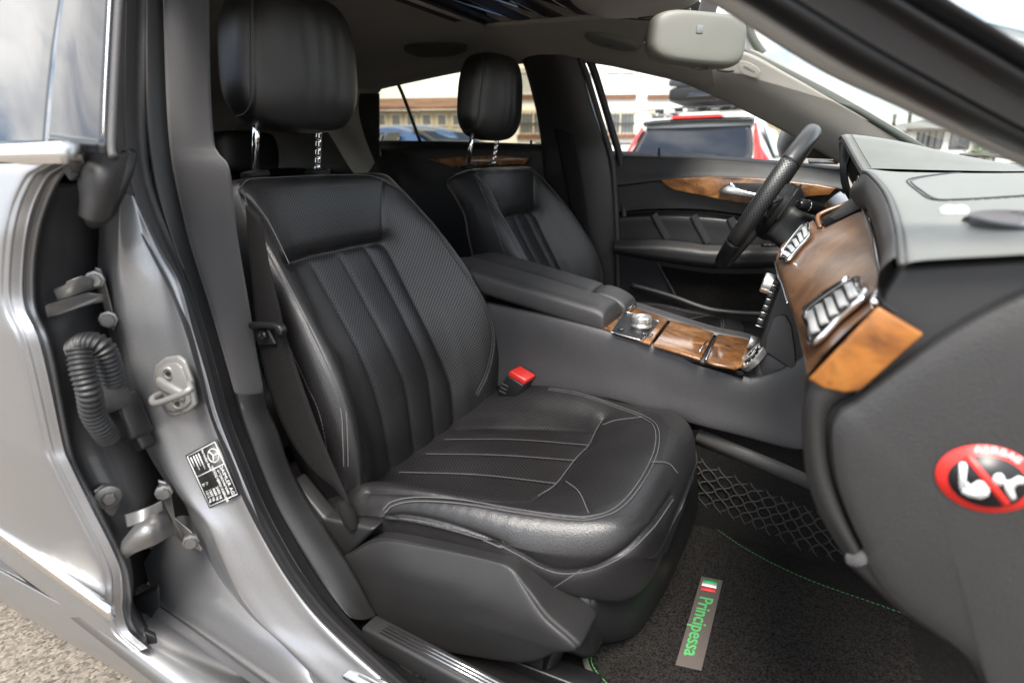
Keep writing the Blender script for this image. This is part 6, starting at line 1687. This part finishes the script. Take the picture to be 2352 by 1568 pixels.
# white estate seen from behind, with roof box
o_ = D(1556, 700, 7.35)*[1, 1, 0]
FW = FH*.885+RH*.465; FW = FW/np.linalg.norm(FW)
W0 = frame_fn(o_, FW)
W = lambda x, y, z: W0(x, y, z*.925)
suv = thing('parked_estate_car', o_, 'white estate car seen from behind with tall red tail lights and a black roof box', 'car')
secs = [(-.02, .45, .80, .86, .70, .78, .74), (.0, .38, .98, 1.04, .84, .86, .74), (.06, .36, 1.02, 1.08, .88, .88, .73), (.20, .34, 1.04, 1.24, .90, .885, .70), (.40, .34, 1.05, 1.46, .91, .89, .66), (.52, .34, 1.05, 1.555, .91, .89, .645), (.75, .34, 1.05, 1.60, .91, .89, .64),
        (1.6, .33, 1.03, 1.63, .92, .90, .64), (2.5, .33, 1.02, 1.56, .92, .90, .62), (2.95, .33, 1.02, 1.30, .92, .90, .66), (3.25, .33, .98, 1.08, .92, .89, .72), (4.2, .35, .85, .93, .88, .82, .70), (4.5, .42, .72, .78, .70, .70, .6)]
car_body('body', suv, W, CARW, secs)
def sl2(z):  # hatch slope: y at height z
    return np.interp(z, [1.0, 1.08, 1.24, 1.46, 1.555], [.0, .06, .20, .40, .52])
def hatch(x, z, lift=.02): return W(x, sl2(z)-lift, z+lift*.5)
patch('rear_window', [[hatch(x*k, z) for x in (-1, -.6, 0, .6, 1)] for z, k in ((1.035, .70), (1.10, .71), (1.25, .685), (1.40, .645), (1.455, .62))], GLASS_R, suv, 16, 16, solid=.01)
for s in (-1, 1):
    patch('tail_light', [[hatch(s*a, z, .03), hatch(s*(a+b)/2, z, .04), W(s*b, sl2(z)+.06, z), W(s*(b+.0), sl2(z)+.16, z)] for z, a, b in ((.80, .60, .885), (.92, .62, .90), (1.00, .70, .895), (1.06, .73, .885), (1.2, .715, .80), (1.35, .685, .745), (1.47, .66, .70))], RLIGHT, suv, 30, 12)
    prism('reversing_lamp', [hatch(s*.66, .93, .045), hatch(s*.82, .93, .045), hatch(s*.80, 1.0, .045), hatch(s*.68, 1.0, .045)], tuple(-FW*.004), mk('clear lamp', (.75, .6, .4), .2), suv, bevel=0)
patch('spoiler', [[W(x, y+.04*abs(x), z-.02*abs(x)) for x in (-.66, -.4, 0, .4, .66)] for y, z in ((.62, 1.60), (.45, 1.585), (.33, 1.55), (.36, 1.515), (.46, 1.50))], BLKG, suv, 14, 20)
patch('spoiler_cap', [[W(x, y+.04*abs(x), z-.02*abs(x)) for x in (-.60, -.4, 0, .4, .60)] for y, z in ((.80, 1.618), (.60, 1.612), (.42, 1.594), (.37, 1.58))], CARW, suv, 10, 16)
prism('brake_light', [W(x, .36+.04*abs(x)-.0, z) for x, z in ((-.28, 1.572), (.28, 1.572), (.33, 1.588), (.26, 1.612), (-.26, 1.612), (-.33, 1.588))], tuple(-FW*.03), RLIGHT, suv, bevel=.004)
tube('rear_wiper', [hatch(-.05, 1.06, .05), hatch(.05, 1.08, .05), hatch(.34, 1.06, .05)], .018, BLK, suv, n=10, k=8)
prism('wiper_motor_cover', [hatch(-.12, 1.045, .05), hatch(.10, 1.045, .05), hatch(.08, 1.085, .05), hatch(-.12, 1.085, .05)], tuple(-FW*.01), BLK, suv, bevel=.004)
for s in (-1, 1):
    patch('side_window', [[W(s*(.905 if z < 1.1 else .905-(z-1.05)*.42), y, z) for z in (1.06, 1.2, 1.36, 1.46)] for y in (.55, 1.1, 1.7, 2.4)], GLASS_R, suv, 12, 10, solid=.006)
    tube('roof_rail', [W(s*.60, .75, 1.66), W(s*.60, 1.0, 1.69), W(s*.60, 2.0, 1.69), W(s*.59, 2.3, 1.64)], .018, SATIN, suv, n=16, k=8)
    for y in (.4, 3.3): wheel(W, suv, s*.82, y+.35, .31)
prism('number_plate', [W(x, -.035, z) for x, z in ((-.26, .82), (.26, .82), (.26, .93), (-.26, .93))], tuple(-FW*.008), WHITE, suv, bevel=0)
prism('bumper', [W(x, y, .40) for x, y in ((-.90, .25), (-.86, -.05), (0, -.10), (.86, -.05), (.90, .25))], (0, 0, .22), BLK, suv, bevel=.03)
rk = thing('roof_rack', W(0, 1.2, 1.69), 'silver crossbars of the roof rack on the white estate car', 'roof rack')
for y in (.95, 1.75):
    sweep('crossbar', [W(-.86, y, 1.745), W(0, y, 1.755), W(.86, y, 1.745)], [(-.035, -.010), (.035, -.010), (.040, 0), (.03, .010), (-.03, .010), (-.04, 0)], SATIN, rk, n=10)
    for s in (-1, 1): box('rack_foot', W(s*.61, y, 1.712), (.10, .10, .06), BLK, rk, bevel=.012)
for x in (-.36, -.2, -.05, .1, .25, .4): box('clamp', W(x, .97, 1.725), (.10, .08, .035), BLK if x not in (-.2, .1) else SATIN, rk, bevel=.008)
rbx = thing('roof_box', W(0, 1.4, 1.77), 'black plastic roof box on top of the white estate car', 'roof box')
def boxloop(y, w, z0, z1, x0=.0): 
    return [W(x0+w*math.copysign(abs(math.cos(t))**.55, math.cos(t)), y, (z0+z1)/2+(z1-z0)/2*math.copysign(abs(math.sin(t))**.5, math.sin(t))) for t in np.arange(28)*2*math.pi/28]
patch('lower_shell', [boxloop(y, w, a, b) for y, w, a, b in ((.52, .30, 1.86, 1.96), (.53, .36, 1.82, 1.99), (.58, .41, 1.785, 2.0), (.9, .43, 1.775, 2.0), (2.0, .43, 1.775, 1.99), (2.5, .38, 1.79, 1.97), (2.65, .30, 1.83, 1.93))], BLK, rbx, 30, 56, closed_v=True, cap=True)
patch('lid', [boxloop(y, w, a, b) for y, w, a, b in ((.515, .32, 1.985, 2.0), (.53, .39, 1.985, 2.06), (.60, .425, 1.985, 2.12), (.9, .44, 1.985, 2.17), (1.8, .44, 1.985, 2.17), (2.4, .38, 1.98, 2.08), (2.68, .30, 1.95, 1.98))], BLKG, rbx, 30, 56, closed_v=True, cap=True)
prism('badge', [W(x, .512, z) for x, z in ((-.05, 1.945), (.05, 1.945), (.05, 1.975), (-.05, 1.975))], tuple(-FW*.012), WHITE, rbx, bevel=0)
prism('handle_recess', [W(x, .512, z) for x, z in ((-.17, 1.84), (.17, 1.84), (.14, 1.90), (-.14, 1.90))], tuple(-FW*.012), BLKG, rbx, bevel=.003)

# blue hatchback through the tinted window, side on
o2 = D(930, 700, 9.5)*[1, 1, 0]
W2 = frame_fn(o2, RH*.80-FH*.6)
blu = thing('parked_blue_car', o2, 'blue hatchback parked beyond the far rear window', 'car')
secs2 = [(-.9, .45, .80, .86, .62, .68, .6), (-.85, .36, .92, .98, .80, .80, .62), (-.70, .34, .96, 1.20, .84, .83, .60), (-.45, .33, .98, 1.40, .86, .85, .58), (.0, .33, .98, 1.48, .86, .85, .58), (.7, .33, .97, 1.47, .86, .85, .57), (1.2, .33, .96, 1.30, .86, .85, .58), (1.7, .33, .94, 1.02, .86, .84, .66), (2.6, .35, .84, .90, .84, .78, .66), (2.95, .42, .70, .76, .66, .64, .5)]
car_body('body', blu, W2, CARB, secs2)
for s in (-1, 1):
    for y0, y1 in ((-.45, -.02), (.06, .50), (.56, .98)):
        patch('side_window', [[W2(s*(.862 if z < 1.0 else .862-(z-.98)*.55), y+(.04 if z > 1.2 and y > .9 else 0)*-3, z) for z in (1.0, 1.12, 1.26, 1.38)] for y in (y0, y0*.5+y1*.5, y1)], GLASS_R, blu, 10, 10, solid=.006)
    for y in (-.35, 1.95): wheel(W2, blu, s*.80, y, .31)
patch('rear_window', [[W2(x*k, np.interp(z, [.98, 1.2, 1.4], [-.86, -.72, -.47])-.02, z) for x in (-1, 0, 1)] for z, k in ((1.02, .62), (1.2, .58), (1.36, .54))], GLASS_R, blu, 10, 10, solid=.008)
patch('windscreen', [[W2(x*k, np.interp(z, [1.0, 1.3, 1.46], [1.72, 1.22, .78])+.02, z+.01) for x in (-1, 0, 1)] for z, k in ((1.04, .62), (1.2, .58), (1.42, .54))], GLASS_R, blu, 10, 10, solid=.008)
for s in (-1, 1): prism('tail_light', [W2(s*.66, -.86, .82), W2(s*.80, -.80, .82), W2(s*.82, -.74, .97), W2(s*.66, -.86, .97)], tuple(-(W2(0, 1, 0)-W2(0, 0, 0))*.03), RLIGHT, blu, bevel=.004)
